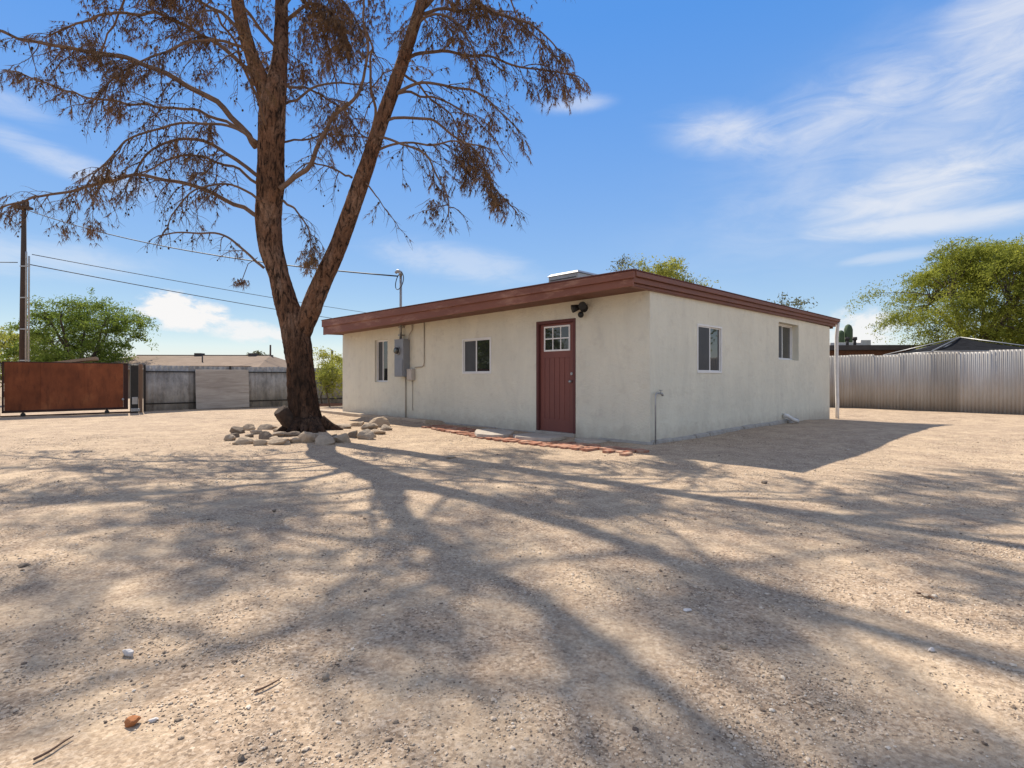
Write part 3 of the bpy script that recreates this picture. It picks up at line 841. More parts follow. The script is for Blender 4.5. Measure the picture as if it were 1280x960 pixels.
kerb = empty('timber_kerb', 'long bleached timber edging on the ground below the electric panel', 'kerb', HW(-0.47, 5.35), HA)
random.seed(12)
y = 0.0
for L in (1.5, 2.2, 2.3):
    mb = MB(); j = random.uniform(-.03, .03)
    p = HW(-0.47, 5.35 + y); zb = gz(p.x, p.y)
    mb.hexa([(-.07 + j, y, -.06), (.07 + j, y, -.06), (.07, y + L, -.06), (-.07, y + L, -.06), (-.07 + j, y, .10), (.07 + j, y, .105), (.07, y + L, .10), (-.07, y + L, .095)])
    mb.build('beam', M['kerbwood'], kerb, 0.015); y += L + .02

# ------------------------------------------------------------------ rocks
def rock_mesh(seed, sx, sy, sz, rough=0.35):
    random.seed(seed)
    mb = MB(); mb.ball((0, 0, 0), 1.0, 12, 8)
    off = Vector((seed * 3.1, seed * 1.7, 0))
    # flat facets: clip against a few planes
    planes = []
    for i in range(13):
        n_ = Vector((random.gauss(0, 1), random.gauss(0, 1), random.gauss(0, .7))).normalized()
        planes.append((n_, random.uniform(0.45, 0.85)))
    for i, v in enumerate(mb.v):
        v = v * (1 + rough * noise.noise(v * 1.3 + off) + .16 * noise.noise(v * 3.7 + off))
        for n_, d in planes:
            e = v.dot(n_) - d
            if e > 0: v = v - n_ * e * 0.9
        mb.v[i] = Vector((v.x * sx, v.y * sy, v.z * sz))
    mb.sm = [False] * len(mb.f)
    return mb
def rock(name, label, px, py, wpx, ratio, mat, group=None, sink=0.42, depth=0.8, seed=None, cat='rock'):
    Y = FPX * CAM_H / (py - HY)
    X = (px - 640) / FPX * Y
    for _ in range(3):
        Y = FPX * (CAM_H - gz(X, Y)) / (py - HY); X = (px - 640) / FPX * Y
    wd = wpx / FPX * Y
    sd_ = seed if seed else int(px * 7 + py * 3)
    sx, sz = wd / 2 * 1.15, wd / 2 * ratio * 1.15
    mb = rock_mesh(sd_, sx, wd / 2 * depth, sz)
    o = mb.build(name, mat, None, min(0.012, wd * 0.04))
    o.location = (X, Y + wd / 2 * depth * 0.5, gz(X, Y) + sz * (0.75 - sink)); o.rotation_euler = (0, 0, random.uniform(-.5, .5))
    tag(o, label, cat, group)
    return o
RING = [
    (284, 551, 17, .55, 'rock_grey', 'small grey rock at the far left end of the ring round the pine'),
    (299, 556, 24, .55, 'rock_pale', 'wide pale rock at the front left of the tree ring'),
    (296, 542, 20, .60, 'rock_dark', 'dark brown rock at the left back of the tree ring'),
    (311, 547, 14, .60, 'rock_dark', 'small dark rock inside the left bend of the tree ring'),
    (308, 538, 18, .55, 'rock_pale', 'pale rock behind the dark one at the left of the tree ring'),
    (323, 557, 15, .65, 'rock_pale', 'small rounded pale rock right of the wide pale one in the ring'),
    (333, 537, 26, .38, 'rock_grey', 'long flat grey rock at the back left of the tree ring'),
    (331, 549, 18, .70, 'rock_dark', 'dark upright rock in the front row left of the trunk'),
    (347, 556, 30, .35, 'rock_pale', 'long flat pale rock lying in front of the cut stub'),
    (349, 546, 18, .50, 'rock_grey', 'grey rock just below the cut stub of the pine'),
    (366, 554, 16, .55, 'rock_pale', 'small pale rock in front of the trunk, left of the roundest one'),
    (364, 545, 22, .40, 'rock_dark', 'low dark rock against the roots at the trunk base'),
    (381, 553, 24, .70, 'rock_pale', 'round pale rock, roundest in the ring, in front of the trunk'),
    (404, 556, 28, .55, 'rock_grey', 'grey rock in the dark shadow of the trunk'),
    (427, 553, 22, .65, 'rock_grey', 'chunky grey rock right of the trunk shadow'),
    (441, 547, 16, .90, 'rock_dark', 'narrow upright dark rock at the right front of the ring'),
    (455, 549, 26, .60, 'rock_grey', 'wide grey rock at the front right end of the tree ring'),
    (471, 543, 18, .60, 'rock_pale', 'small pale rock between the grey and the big pale rock at right'),
    (470, 534, 30, .50, 'rock_pale', 'big pale rock at the right end of the tree ring'),
    (447, 533, 22, .42, 'rock_pale', 'flat pale rock at the right back of the tree ring'),
    (428, 536, 26, .30, 'rock_grey', 'low grey stone beside the right root of the pine'),
    (482, 538, 15, .60, 'rock_grey', 'outermost small grey rock right of the tree ring'),
    (318, 543, 15, .5, 'rock_grey', 'small grey stone tucked behind the dark rock of the left ring bend'),
    (341, 551, 13, .6, 'rock_pale', 'small pale wedge between the dark upright rock and the long flat pale one'),
    (393, 547, 20, .4, 'rock_grey', 'low grey stone pressed against the front root of the pine'),
    (416, 550, 16, .55, 'rock_dark', 'dark stone between the two grey rocks beside the trunk shadow'),
    (350, 540, 18, .4, 'rock_pale', 'pale low stone behind the ring, left of the cut stub foot'),
    (290, 547, 14, .6, 'rock_dark', 'small dark stone behind the far left grey rock'),
    (357, 556, 12, .6, 'rock_grey', 'tiny grey stone wedged right of the long flat pale rock'),
    (462, 547, 14, .5, 'rock_pale', 'small pale stone leaning on the wide grey rock at right'),
    (459, 537, 20, .5, 'rock_grey', 'grey stone in front of the big pale rock at the right end'),
]
for px, py, wp, ra, mt, lb in RING:
    rock('ring_rock', lb, px, py, wp * 1.16, ra * .92, M[mt], 'rocks laid in a ring round the pine')
STONES = [
    (163, 910, 20, .75, 'rock_rust', 'orange brown round stone lying in the front gravel'),
    (158, 822, 18, .5, 'rock_white', 'whitish flat stone in the shade of the left gravel'),
    (191, 903, 12, .4, 'rock_white', 'small white chip of stone right of the orange stone'),
    (407, 850, 10, .8, 'rock_grey', 'grey round pebble at the edge of a shadow patch'),
    (301, 952, 11, .8, 'rock_dark', 'dark pebble at the lower edge of the sandy front'),
    (1160, 748, 13, .5, 'rock_grey', 'flat brown grey stone alone on the sunlit sand at right'),
    (905, 811, 12, .45, 'rock_pale', 'pale flat stone in the shaded gravel right of centre'),
    (861, 765, 12, .3, 'rock_white', 'thin pale stone chip below the house corner'),
    (957, 605, 8, .6, 'rock_dark', 'small dark stone in front of the house shadow'),
    (27, 709, 14, .35, 'rock_dark', 'dark brown chip near the left edge of the yard'),
    (1166, 815, 10, .5, 'rock_white', 'white pebble in the shaded gravel at right'),
    (563, 573, 16, .2, 'rock_pale', 'flat pale stone flush with the ground between the shadows'),
    (342, 640, 8, .5, 'rock_dark', 'tiny dark stone on the sand below the tree ring'),
]
for px, py, wp, ra, mt, lb in STONES:
    rock('loose_stone', lb, px, py, wp, ra, M[mt], None, 0.15, cat='stone')
def ground_twig(label, pts, r):
    P = []
    for px, py in pts:
        Y = FPX * CAM_H / (py - HY); X = (px - 640) / FPX * Y
        Y = FPX * (CAM_H - gz(X, Y)) / (py - HY); X = (px - 640) / FPX * Y
        P.append((X, Y, gz(X, Y) + r * 1.3 + 0.004))
    q, rr = crom(P, [r, r * .9, r * .7, r * .4][:len(P)], 3)
    tag(MB().tube(q, rr, 6).build('fallen_twig', M['twig'], None), label, 'twig')
ground_twig('dry bent twig lying on the gravel in the near left corner', [(42, 953), (62, 943), (80, 931), (92, 924)], 0.004)
ground_twig('thin dark twig lying across the shaded gravel left of centre', [(318, 868), (332, 862), (345, 855), (352, 850)], 0.004)
ground_twig('short stick on the sunlit sand at the right', [(1146, 744), (1154, 745), (1164, 749), (1168, 751)], 0.006)

# ------------------------------------------------------------------ fences, gate
def corr_sheet(x0, x1, y, z0, z1, pitch, amp, zt=None, th=0.006):
    "corrugated sheet in the yard frame along x"
    mb = MB(); n = max(4, int((x1 - x0) / pitch * 8)); b = 0
    for i in range(n + 1):
        x = x0 + (x1 - x0) * i / n
        d = amp * math.sin(2 * math.pi * x / pitch)
        for dd in (d, d + th):
            mb.v.append(Vector((x, y + dd, z0))); mb.v.append(Vector((x, y + dd, z1)))
    for i in range(n):
        a = i * 4; c = a + 4
        for f in ((a, c, c + 1, a + 1), (c + 2, a + 2, a + 3, c + 3), (a + 1, c + 1, c + 3, a + 3), (c, a, a + 2, c + 2)):
            mb.f.append(f); mb.sm.append(True)
    for a in (0, n * 4):
        mb.f.append((a, a + 1, a + 3, a + 2)); mb.sm.append(False)
    return mb

# right boundary: runs along the yard y axis at x = 14.05 (turned frame: sheet x = -yard y)
rf = empty('corrugated_fence', 'tall corrugated iron fence along the right side of the yard', 'fence', HW(14.05, 12.0), HA - R(90))
random.seed(21)
x = 0.0
while x < 22.5:
    L = random.choice((0.72, 0.72, 0.81))
    p = HW(14.05, 12.0 - x - L / 2); z0 = gz(p.x, p.y) - 0.03
    dzz = random.uniform(-0.035, 0.035) + 0.03 * sstep(14, 15, x)
    dd = 0.004 if int(x * 10) % 2 else -0.004
    corr_sheet(x, x + L + 0.03, dd, z0, 1.83 + dzz, 0.09, 0.014).build('sheet', M['corrug'], rf)
    x += L
for xp in np.arange(0.4, 22.5, 2.4):
    mb = MB(); mb.tube([(xp, 0.07, -0.3), (xp, 0.07, 1.70)], 0.03, 8); mb.build('post', M['galv'], rf)
for zz_ in (0.45, 1.55):
    mb = MB(); mb.box(0, 22.5, 0.025, 0.065, zz_, zz_ + .04); mb.build('rail', M['rust_dark'], rf)

# left boundary along the yard x axis at y = 15.6
lf = empty('grey_sheet_fence', 'weathered grey sheet fence with dark rails between gate and house', 'fence', HW(-4.0, 15.6), HA)
x = 0.0; i = 0
while x < 15.5:
    L = 0.62
    p = HW(-4 + x + L / 2, 15.6); z0 = gz(p.x, p.y) - 0.03
    corr_sheet(x, x + L + 0.03, 0.012 * (i % 2), z0, 1.43 + random.uniform(-.012, .012), 0.155, 0.013).build('sheet', M['sheet'], lf)
    x += L; i += 1
for zz_ in (0.20, 1.22):
    mb = MB(); mb.box(-0.02, 15.5, -0.055, -0.018, zz_, zz_ + .04); mb.build('rail', M['black'], lf)
for xp in (0.0, 2.48, 4.96, 7.44, 9.92, 12.4):
    mb = MB(); mb.box(xp - .03, xp + .03, -0.10, -0.056, -0.2, 1.45); mb.build('post', M['black'], lf)

board_ = empty('plywood_board', 'weathered grey plywood board leaning on the fence left of the pine', 'board', HW(-2.60, 15.38), HA)
Mx = Matrix.Rotation(R(-5), 4, 'X')
mb = MB(); zb = gz(*HW(-1.8, 15.3).xy)
mb.box(0, 1.66, -0.02, 0.0, zb + 0.01, 1.33, Mx); mb.build('sheet', M['ply'], board_, 0.004)
mb = MB(); mb.box(1.58, 1.655, 0.002, 0.04, zb + .02, 1.31, Mx); mb.build('batten', M['ply'], board_)

gate = empty('rusty_gate', 'rusty brown sheet steel driveway gate on small wheels', 'gate', HW(-7.25, 15.1), HA)
gl = 2.76
for i, (a, b) in enumerate(((0.05, 0.79), (0.78, 1.73), (1.72, 2.64))):
    mb = MB(); mb.box(a, b, -0.012 - 0.0085 * (i % 2), -0.0125 * (i % 2), 0.13, 1.46); mb.build('steel_sheet', M['rust'], gate, 0.002)
mb = MB()
mb.box(0, gl, 0.002, 0.05, 1.44, 1.485); mb.box(0, gl, -0.03, 0.05, 0.10, 0.165)
mb.box(0, 0.045, -0.02, 0.05, 0.166, 1.44); mb.box(gl - .11, gl, -0.02, 0.05, 0.166, 1.44); mb.box(1.0, 1.05, 0.002, 0.05, 0.166, 1.44)
mb.build('frame', M['rust_dark'], gate, 0.003)
for xw in (0.42, 2.25):
    mb = MB(); mb.tube([(xw, -0.02, 0.045), (xw, 0.02, 0.045)], 0.055, 14); mb.build('wheel', M['black'], gate)
mb = MB(); mb.ball((gl - .13, -0.04, 0.40), 0.035); mb.tube([(gl - .13, -0.04, 0.40), (gl - .13, 0, 0.40)], 0.015, 6); mb.build('latch', M['galv'], gate)
mb = MB(); mb.box(-0.2, gl + .2, 0.03, 0.06, -0.02, 0.03)
mb.build('ground_track', M['rust_dark'], gate)
gp = empty('gate_post', 'dark iron gate post with a pale pipe at the left edge of the yard', 'post', HW(-7.42, 15.1), HA)
mb = MB(); mb.box(-0.16, 0.09, -0.06, 0.06, -0.2, 1.50); mb.build('upright', M['rust_dark'], gp, 0.01)
mb = MB(); mb.tube([(0.12, -0.09, -0.1), (0.12, -0.09, 1.42)], 0.022, 8); mb.build('pipe', M['galv'], gp)
mb = MB(); mb.box(-0.06, 0.04, -0.12, -0.06, 0.34, 0.56); mb.build('hinge_plate', M['galv'], gp, 0.01)
p2 = empty('gate_post', 'black latch post between the rusty gate and the grey fence', 'post', HW(-4.32, 15.2), HA)
mb = MB(); mb.box(-0.10, 0.10, -0.07, 0.07, -0.2, 1.44); mb.build('upright', M['black'], p2, 0.01)
mb = MB(); mb.box(-0.07, 0.07, -0.13, -0.072, 0.24, 0.46); mb.build('lock_box', M['galv'], p2, 0.008)
mb = MB(); mb.box(-0.10, 0.13, -0.14, -0.07, 0.02, 0.12); mb.build('base_plate', M['galv'], p2, 0.008)
p3 = empty('gate_post', 'tan wooden post at the end of the grey fence, right of the black one', 'post', HW(-4.13, 15.35), HA)
mb = MB(); mb.box(-0.045, 0.045, -0.05, 0.05, -0.2, 1.47); mb.build('upright', M['pole_tan'], p3, 0.008)
fw_ = empty('rusty_fence', 'rusty sheet fence running left from the driveway gate', 'fence', HW(-14.0, 15.15), HA)
for i in range(5):
    mb = MB(); mb.box(i * 1.28, i * 1.28 + 1.27, -0.01, 0.004, -0.1, 1.46); mb.build('steel_sheet', M['rust'], fw_)
mb = MB(); mb.box(0, 6.39, 0.006, 0.05, 1.40, 1.44); mb.build('rail', M['rust_dark'], fw_)

# ------------------------------------------------------------------ the dead pine
TB = Vector((-3.92, 10.3, 0))
pine = empty('dead_pine_tree', 'big dead two stemmed pine with brown needles inside a ring of rocks', 'tree', (TB.x, TB.y, 0))
INV = Matrix.Translation((-TB.x, -TB.y, 0))
def loc(p): return INV @ Vector(p)
stemL = [(383, 545, 58, 10.3), (381, 522, 44, 10.3), (378, 490, 37, 10.3), (375, 455, 35, 10.3), (371, 425, 37, 10.3), (361, 390, 32, 10.3), (349, 345, 26, 10.3), (339, 310, 31, 10.3), (336, 270, 33, 10.3), (338, 230, 35, 10.2), (339, 190, 34, 10.15), (340, 150, 34, 10.1), (343, 118, 31, 10.1),
         (349, 80, 21, 10.3), (352, 40, 18, 10.5), (352, 0, 16, 10.7), (356, -70, 14, 10.8), (352, -150, 12, 10.8), (360, -240, 9, 10.8), (350, -330, 6, 10.8), (356, -410, 3, 10.8)]
stemL2 = [(338, 135, 22, 10.15), (326, 100, 21, 10.1), (314, 68, 18, 10.0), (304, 35, 17, 9.9), (297, 0, 16, 9.8), (290, -60, 13, 9.8), (292, -130, 10, 9.8), (280, -220, 7, 9.7), (270, -320, 3, 9.6)]
stemR = [(371, 445, 18, 10.3), (375, 420, 27, 10.3), (389, 385, 27, 10.25), (406, 345, 25, 10.2), (422, 310, 23, 10.15), (435, 275, 22, 10.1), (447, 240, 22, 10.05), (460, 203, 20, 10.0), (474, 160, 19, 9.95), (489, 118, 18, 9.9), (504, 75, 17, 9.85), (517, 35, 15, 9.8), (528, 0, 14, 9.8), (545, -60, 12, 9.8), (556, -130, 9, 9.9), (566, -210, 7, 10.0), (560, -300, 3, 10.1)]
def path(st, n=11):
    P = [at(a, b, Y) for a, b, w_, Y in st]; r = [w_ / 2 / FPX * Y for a, b, w_, Y in st]
    return crom(P, r, n)
def barkw(t, an, p):
    ca, sa = math.cos(an), math.sin(an)
    b = 0.90 + 0.07 * noise.noise(Vector((ca * 2.2, sa * 2.2, p.z * 1.6)))
    q = Vector((ca * 5.5, sa * 5.5, p.z * 2.6)); q = q + 0.5 * noise.noise_vector(q * .8)
    b += 0.075 * (0.5 - abs(noise.noise(q)) * 2.2) + 0.03 * noise.noise(Vector((ca * 14, sa * 14, p.z * 11)))
    if p.z < 0.55:
        f = (0.55 - p.z) / 0.55
        b += f * f * 0.32 * max(-0.2, math.sin(an * 3 + 0.7) + 0.4 * math.sin(an * 5 + 2))
    return b
mb = MB()
SL, rL = path(stemL); SL2, rL2 = path(stemL2); SR, rR = path(stemR)
SL[0].z = -0.06
mb.tube([loc(p) for p in SL], rL, 60, True, barkw)
mb.tube([loc(p) for p in SL2], rL2, 40, True, barkw)
mb.tube([loc(p) for p in SR], rR, 48, True, barkw)
for ang, L, r in ((0.1, 0.42, .10), (-0.7, .35, .09), (3.5, .3, .09), (4.4, .34, .10), (5.3, .4, .09), (2.2, .4, .07), (4.9, .25, .08)):
    d = Vector((math.cos(ang), math.sin(ang), 0)); c0 = Vector((0.02, -0.05, 0))
    P = [c0 + d * .22 + Vector((0, 0, .22)), c0 + d * (.3 + L * .25) + Vector((0, 0, .10)), c0 + d * (.3 + L * .6) + Vector((0, 0, .05)), c0 + d * (.3 + L) + Vector((0, 0, -.05))]
    q, rr = crom(P, [r * 1.3, r, r * .7, r * .3], 4); mb.tube(q, rr, 10)
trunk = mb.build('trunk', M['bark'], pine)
mb = MB()
a_, b_ = loc(at(374, 541, 10.25)), loc(at(352, 515, 10.0))
b2 = b_ + (b_ - a_).normalized() * 0.06
stw = lambda t, an, p: 1 + .13 * noise.noise(Vector((math.cos(an) * 2.5, math.sin(an) * 2.5, t * 3))) + .06 * noise.noise(Vector((math.cos(an) * 8, math.sin(an) * 8, t * 9)))
q, rr = crom([a_, (a_ + b_) / 2, b_, b2], [.15, .145, .135, .11], 6)
mb.tube(q, rr, 28, True, stw)
mb.build('cut_stub', M['bark_low'], pine)

twig_v = MB(); need = []; cones_c = []
limb_n = 0
random.seed(99)
def tuft(p, d, n=7, L=0.10, wd=0.011):
    for _ in range(n):
        e = (d + Vector((random.gauss(0, .55), random.gauss(0, .55), random.gauss(-.25, .5)))).normalized()
        l = L * random.uniform(.6, 1.25)
        s = e.orthogonal(); s.rotate(Matrix.Rotation(random.random() * 6.28, 3, e)); s = s.normalized() * wd * random.uniform(.6, 1.3)
        b = p + e * random.uniform(-.01, .02)
        need.append((b - s * .5, b + s * .5, b + e * l))
def dens(p):
    return 1.5 * noise.noise(Vector((p.x * .62, p.y * .62, p.z * .62)) + Vector((5.2, 1.1, 7.7))) + .45 * noise.noise(p * 1.9)
def sub(p0, d, L, r, level, leafy):
    n = 6 if level == 1 else 4
    P = [p0.copy()]; p = p0.copy(); dd = d.normalized()
    for i in range(n):
        dd = (dd + Vector((random.gauss(0, .2), random.gauss(0, .2), random.gauss(-.15 if level == 1 else -.2, .16)))).normalized()
        p = p + dd * L / n; P.append(p.copy())
    twig_v.tube(P, [r * (1 - .75 * i / n) for i in range(n + 1)], 4 if level == 1 else 3, False)
    if level == 1:
        step = 0.062; k = 0.12 * L
        while k < L:
            f = k / L * n; i = min(int(f), n - 1); q = P[i].lerp(P[i + 1], f - i)
            t = (P[i + 1] - P[i]).normalized()
            sdir = t.cross(Vector((0, 0, 1)))
            sdir = sdir.normalized() if sdir.length > .05 else Vector((1, 0, 0))
            o = t * .5 + sdir * random.choice((-1, 1)) * random.uniform(.4, 1.0) + Vector((0, 0, random.uniform(-.75, .3)))
            sub(q, o, random.uniform(.14, .40) * (1.1 - .4 * k / L), .0045, 2, leafy)
            k += step * random.uniform(.6, 1.5)
            if random.random() < .14: cones_c.append((q + Vector((random.gauss(0, .02), random.gauss(0, .02), -.015)), random.uniform(.014, .026)))
        tuft(P[-1], dd, 4)
    else:
        D = dens(p) + leafy
        if random.random() < .12 + D * 1.9:
            m_ = 4 if D > .3 else (3 if D > .1 else 2)
            for i in range(m_):
                tuft(P[-1 - i], (P[-1] - P[-2]).normalized() + Vector((0, 0, -.3)), 7 if D > .1 else 5)
        elif random.random() < .12:
            cones_c.append((P[-1], random.uniform(.012, .022)))
def limb(P, r0, r1, leafy=0.0, dense=1.0, start=.22, sublen=1.0, keep=.70):
    "a limb with its twigs; P in world metres"
    global limb_n
    q, rr = crom(P, [r0 + (r1 - r0) * (i / (len(P) - 1)) ** .8 for i in range(len(P))], 5)
    q = [loc(p) for p in q]
    if len(q) > 6:
        for i in range(2, len(q)):
            q[i] = q[i] + 0.085 * noise.noise_vector(q[i] * 1.9 + Vector((limb_n, 0, 0)))
    rr = [x * .56 for x in rr]
    MB().tube(q, rr, 9, True).build('limb', M['limb'], pine); limb_n += 1
    cum = [0]
    for a, b in zip(q, q[1:]): cum.append(cum[-1] + (b - a).length)
    L = cum[-1]; k = start * L; i = 0; sgn = 1
    while k < L:
        while i < len(q) - 2 and cum[i + 1] < k: i += 1
        p = q[i].lerp(q[i + 1], (k - cum[i]) / max(cum[i + 1] - cum[i], 1e-6))
        t = (q[i + 1] - q[i]).normalized()
        sd_ = t.cross(Vector((0, 0, 1))); sd_ = sd_.normalized() if sd_.length > .05 else Vector((0, 1, 0))
        d = t * random.uniform(.2, .8) + sd_ * sgn * random.uniform(.1, 1.0) + Vector((0, 0, random.uniform(-.95, .35)))
        ln = random.uniform(.5, 1.45) * sublen * (1.08 - .72 * (k / L))
        if dens(p + d * .4) + leafy > -.05 or random.random() < keep: sub(p, d, ln, random.uniform(.007, .012), 1, leafy)
        sgn = -sgn
        k += random.uniform(.055, .125) / dense
    sub(q[-1], q[-1] - q[-3], .28, .007, 1, leafy + .1)
def plimb(pts, Y0, Y1, w0, w1, **kw):
    "limb through photograph points with depth running from Y0 to Y1"
    n = len(pts)
    P = [at(x, y, Y0 + (Y1 - Y0) * (i / (n - 1))) for i, (x, y) in enumerate(pts)]
    limb(P, w0 / 2 / FPX * Y0, w1 / 2 / FPX * Y1, **kw)
plimb([(320, 184), (281, 137), (219, 100), (169, 78), (125, 67), (78, 58), (31, 48), (-10, 38), (-50, 45)], 10.2, 9.3, 14, 4, leafy=.12)
plimb([(318, 105), (300, 78), (250, 41), (194, 19), (150, 16), (109, 23), (78, 34), (60, 44)], 10.2, 11.2, 11, 3)
plimb([(325, 222), (275, 187), (231, 172), (200, 184), (169, 212), (160, 235)], 10.3, 9.6, 9, 3)
plimb([(325, 272), (266, 241), (203, 223), (150, 223), (103, 233), (56, 244), (31, 250), (0, 261), (-25, 262)], 10.2, 10.9, 10, 3, leafy=-.02)
plimb([(322, 180), (280, 150), (234, 136), (200, 133), (150, 128), (103, 119), (69, 108), (16, 91)], 10.4, 11.8, 8, 3, leafy=.05)
plimb([(325, 232), (290, 209), (240, 196), (200, 205), (165, 225)], 10.4, 11.3, 7, 3)
plimb([(330, 335), (300, 309), (281, 295), (250, 291), (222, 291), (198, 294)], 10.2, 9.8, 6, 3, leafy=-.35, dense=.5, sublen=.5)
plimb([(322, 178), (290, 160), (250, 156), (194, 159), (156, 178), (125, 209), (113, 225)], 10.1, 9.2, 7, 3)
plimb([(325, 250), (290, 232), (250, 236), (222, 262), (210, 285)], 10.0, 9.3, 6, 2, leafy=.05)
plimb([(305, 40), (270, 12), (220, -14), (150, -35), (80, -40)], 10.0, 10.6, 9, 3, leafy=.1)
plimb([(300, 10), (270, -30), (215, -60), (120, -80)], 9.9, 9.2, 9, 3, leafy=.1)
plimb([(310, 60), (260, 50), (210, 62), (150, 90), (115, 130)], 10.1, 9.0, 7, 3, leafy=.05)
# right stem
plimb([(503, 77), (525, 67), (569, 66), (609, 70), (647, 83), (687, 89), (724, 97)], 9.9, 10.6, 9, 2.5, leafy=.1)
plimb([(486, 124), (519, 106), (562, 108), (600, 120), (625, 141), (652, 164)], 9.9, 9.4, 8, 2.5)
plimb([(477, 151), (525, 147), (550, 156), (575, 175), (600, 200), (622, 237), (645, 268)], 9.9, 10.4, 7, 2.5, leafy=.15)
plimb([(466, 190), (500, 181), (544, 178), (594, 180), (612, 190)], 10.0, 9.5, 6, 2.5, leafy=.1)
plimb([(472, 172), (500, 176), (525, 188), (550, 219), (559, 250), (562, 272)], 9.9, 9.2, 6, 2.5, leafy=.12)
plimb([(507, 62), (530, 28), (556, 23), (581, 44), (597, 87), (602, 110)], 9.9, 9.3, 7, 2.5)
plimb([(520, 20), (560, -15), (610, 10), (650, 25), (680, 42), (698, 62)], 9.9, 10.2, 9, 2.5, leafy=.12)
plimb([(455, 225), (465, 245), (475, 256), (497, 285)], 10.0, 9.7, 4, 1.5, leafy=-.4, dense=.4, start=.5, sublen=.4)
plimb([(535, -20), (590, -60), (650, -50), (700, -20)], 9.9, 10.9, 9, 3, leafy=.12)
plimb([(500, 90), (530, 110), (560, 140), (575, 165)], 9.9, 11.2, 6, 2.5)
# between the stems
plimb([(350, 236), (381, 212), (406, 172), (425, 140), (447, 112), (458, 84), (457, 31), (455, -20)], 10.1, 9.7, 12, 4, leafy=-.15, dense=.6, sublen=.7)
plimb([(356, 130), (397, 109), (430, 104), (453, 103)], 10.3, 10.7, 6, 3, leafy=-.2, dense=.6, sublen=.6)
plimb([(352, 178), (400, 172), (456, 170)], 10.4, 10.9, 5, 2.5, leafy=-.2, dense=.5, sublen=.6)
plimb([(440, 222), (412, 206), (384, 208), (366, 222)], 10.1, 10.6, 5, 2, leafy=-.1, dense=.6, sublen=.6)
plimb([(352, 250), (372, 262), (385, 285), (390, 320)], 10.2, 9.9, 6, 2, leafy=.25, dense=1.1, sublen=.6)
plimb([(352, 30), (385, 5), (415, 20), (435, 70)], 10.6, 10.0, 9, 3, leafy=.55, dense=1.6, sublen=.8)
plimb([(352, 10), (390, -20), (430, 0), (450, 40)], 10.6, 11.0, 8, 3, leafy=.5, dense=1.5, sublen=.8)
# limbs that reach to the front and back, and the top above the picture
def on(path_, zt):
    return min(path_, key=lambda p: abs(p.z - zt))
def arch(stem, z, azd, L, r, rise=.35, droop=.5, **kw):
    p = on(stem, z); d = Vector((math.sin(R(azd)), math.cos(R(azd)), 0))
    side = Vector((d.y, -d.x, 0)) * random.uniform(-.12, .12) * L
    P = [p + d * L * t + side * t * t + Vector((0, 0, rise * L * (t * 1.6 - t * t * 1.1) - droop * L * max(0, t - .45) ** 2)) for t in (0, .15, .35, .55, .78, 1.0)]
    limb(P, r, r * .3, **kw)
UPPER = [(SL, 5.6, 175, 3.4, .06), (SL, 6.6, 10, 3.2, .06), (SL, 7.2, 200, 3.8, .06), (SL, 7.6, 340, 3.4, .055), (SR, 5.4, 165, 3.2, .055), (SR, 6.2, 30, 3.8, .055), (SR, 7.0, 150, 3.4, .05),
        (SR, 7.7, 60, 3.2, .06)]
random.seed(41)
for st, z0, z1, n, L0, L1 in ((SL, 8.9, 14.2, 11, 4.6, 1.8), (SL2, 8.6, 12.8, 10, 4.8, 2.2), (SR, 8.5, 12.9, 9, 5.0, 1.8)):
    for i in range(n):
        t = i / (n - 1)
        base_ = {0: 0, 1: 260, 2: 60}[(st is SL2) + 2 * (st is SR)]
        azd = i * 137.5 if st is SL else base_ + random.uniform(-115, 115)
        UPPER.append((st, z0 + (z1 - z0) * t, azd, (L0 + (L1 - L0) * t) * random.uniform(.8, 1.15), .095 - .05 * t))
for st, z, azd, L, r in UPPER:
    arch(st, z, azd, L, r, leafy=-.16, keep=.03, dense=.9)
twig_v.tube([loc(at(322, 322, 10.15)), loc(at(310, 330, 10.0)), loc(at(303, 349, 10.0))], .007, 4, False)
# dense hanging clots of needles
for px, py, Y, rx, rz, n in ((263, 165, 10.0, .10, .28, 60), (143, 135, 9.9, .16, .26, 60), (110, 60, 9.7, .18, .24, 70), (255, 92, 10.3, .2, .22, 50), (405, 30, 10.4, .50, .35, 220), (388, 58, 10.2, .35, .25, 120), (594, 195, 9.9, .16, .26, 70), (580, 228, 10.0, .09, .22, 30),
                             (540, 262, 9.4, .14, .2, 50), (625, 255, 10.3, .18, .16, 50), (196, 78, 10.0, .16, .2, 45), (660, 35, 10.2, .2, .16, 45), (80, 288, 10.5, .10, .2, 36), (118, 288, 10.6, .17, .2, 50), (300, 352, 10.0, .13, .06, 30), (384, 325, 9.9, .13, .12, 50), (335, 20, 10.2, .25, .3, 60), (470, 15, 10.2, .4, .3, 130), (560, 15, 10.0, .3, .25, 70)):
    c = loc(at(px, py, Y))
    for _ in range(n):
        p = c + Vector((random.gauss(0, rx * .55), random.gauss(0, rx * .55), random.gauss(0, rz * .55)))
        tuft(p, Vector((0, 0, -1)), 7, .11, .012)
    for _ in range(max(3, n // 12)):
        p = c + Vector((random.gauss(0, rx * .4), random.gauss(0, rx * .4), rz * .8)); sub(p, Vector((random.gauss(0, .5), random.gauss(0, .5), -1)), rz * 1.6, .007, 2, .3)
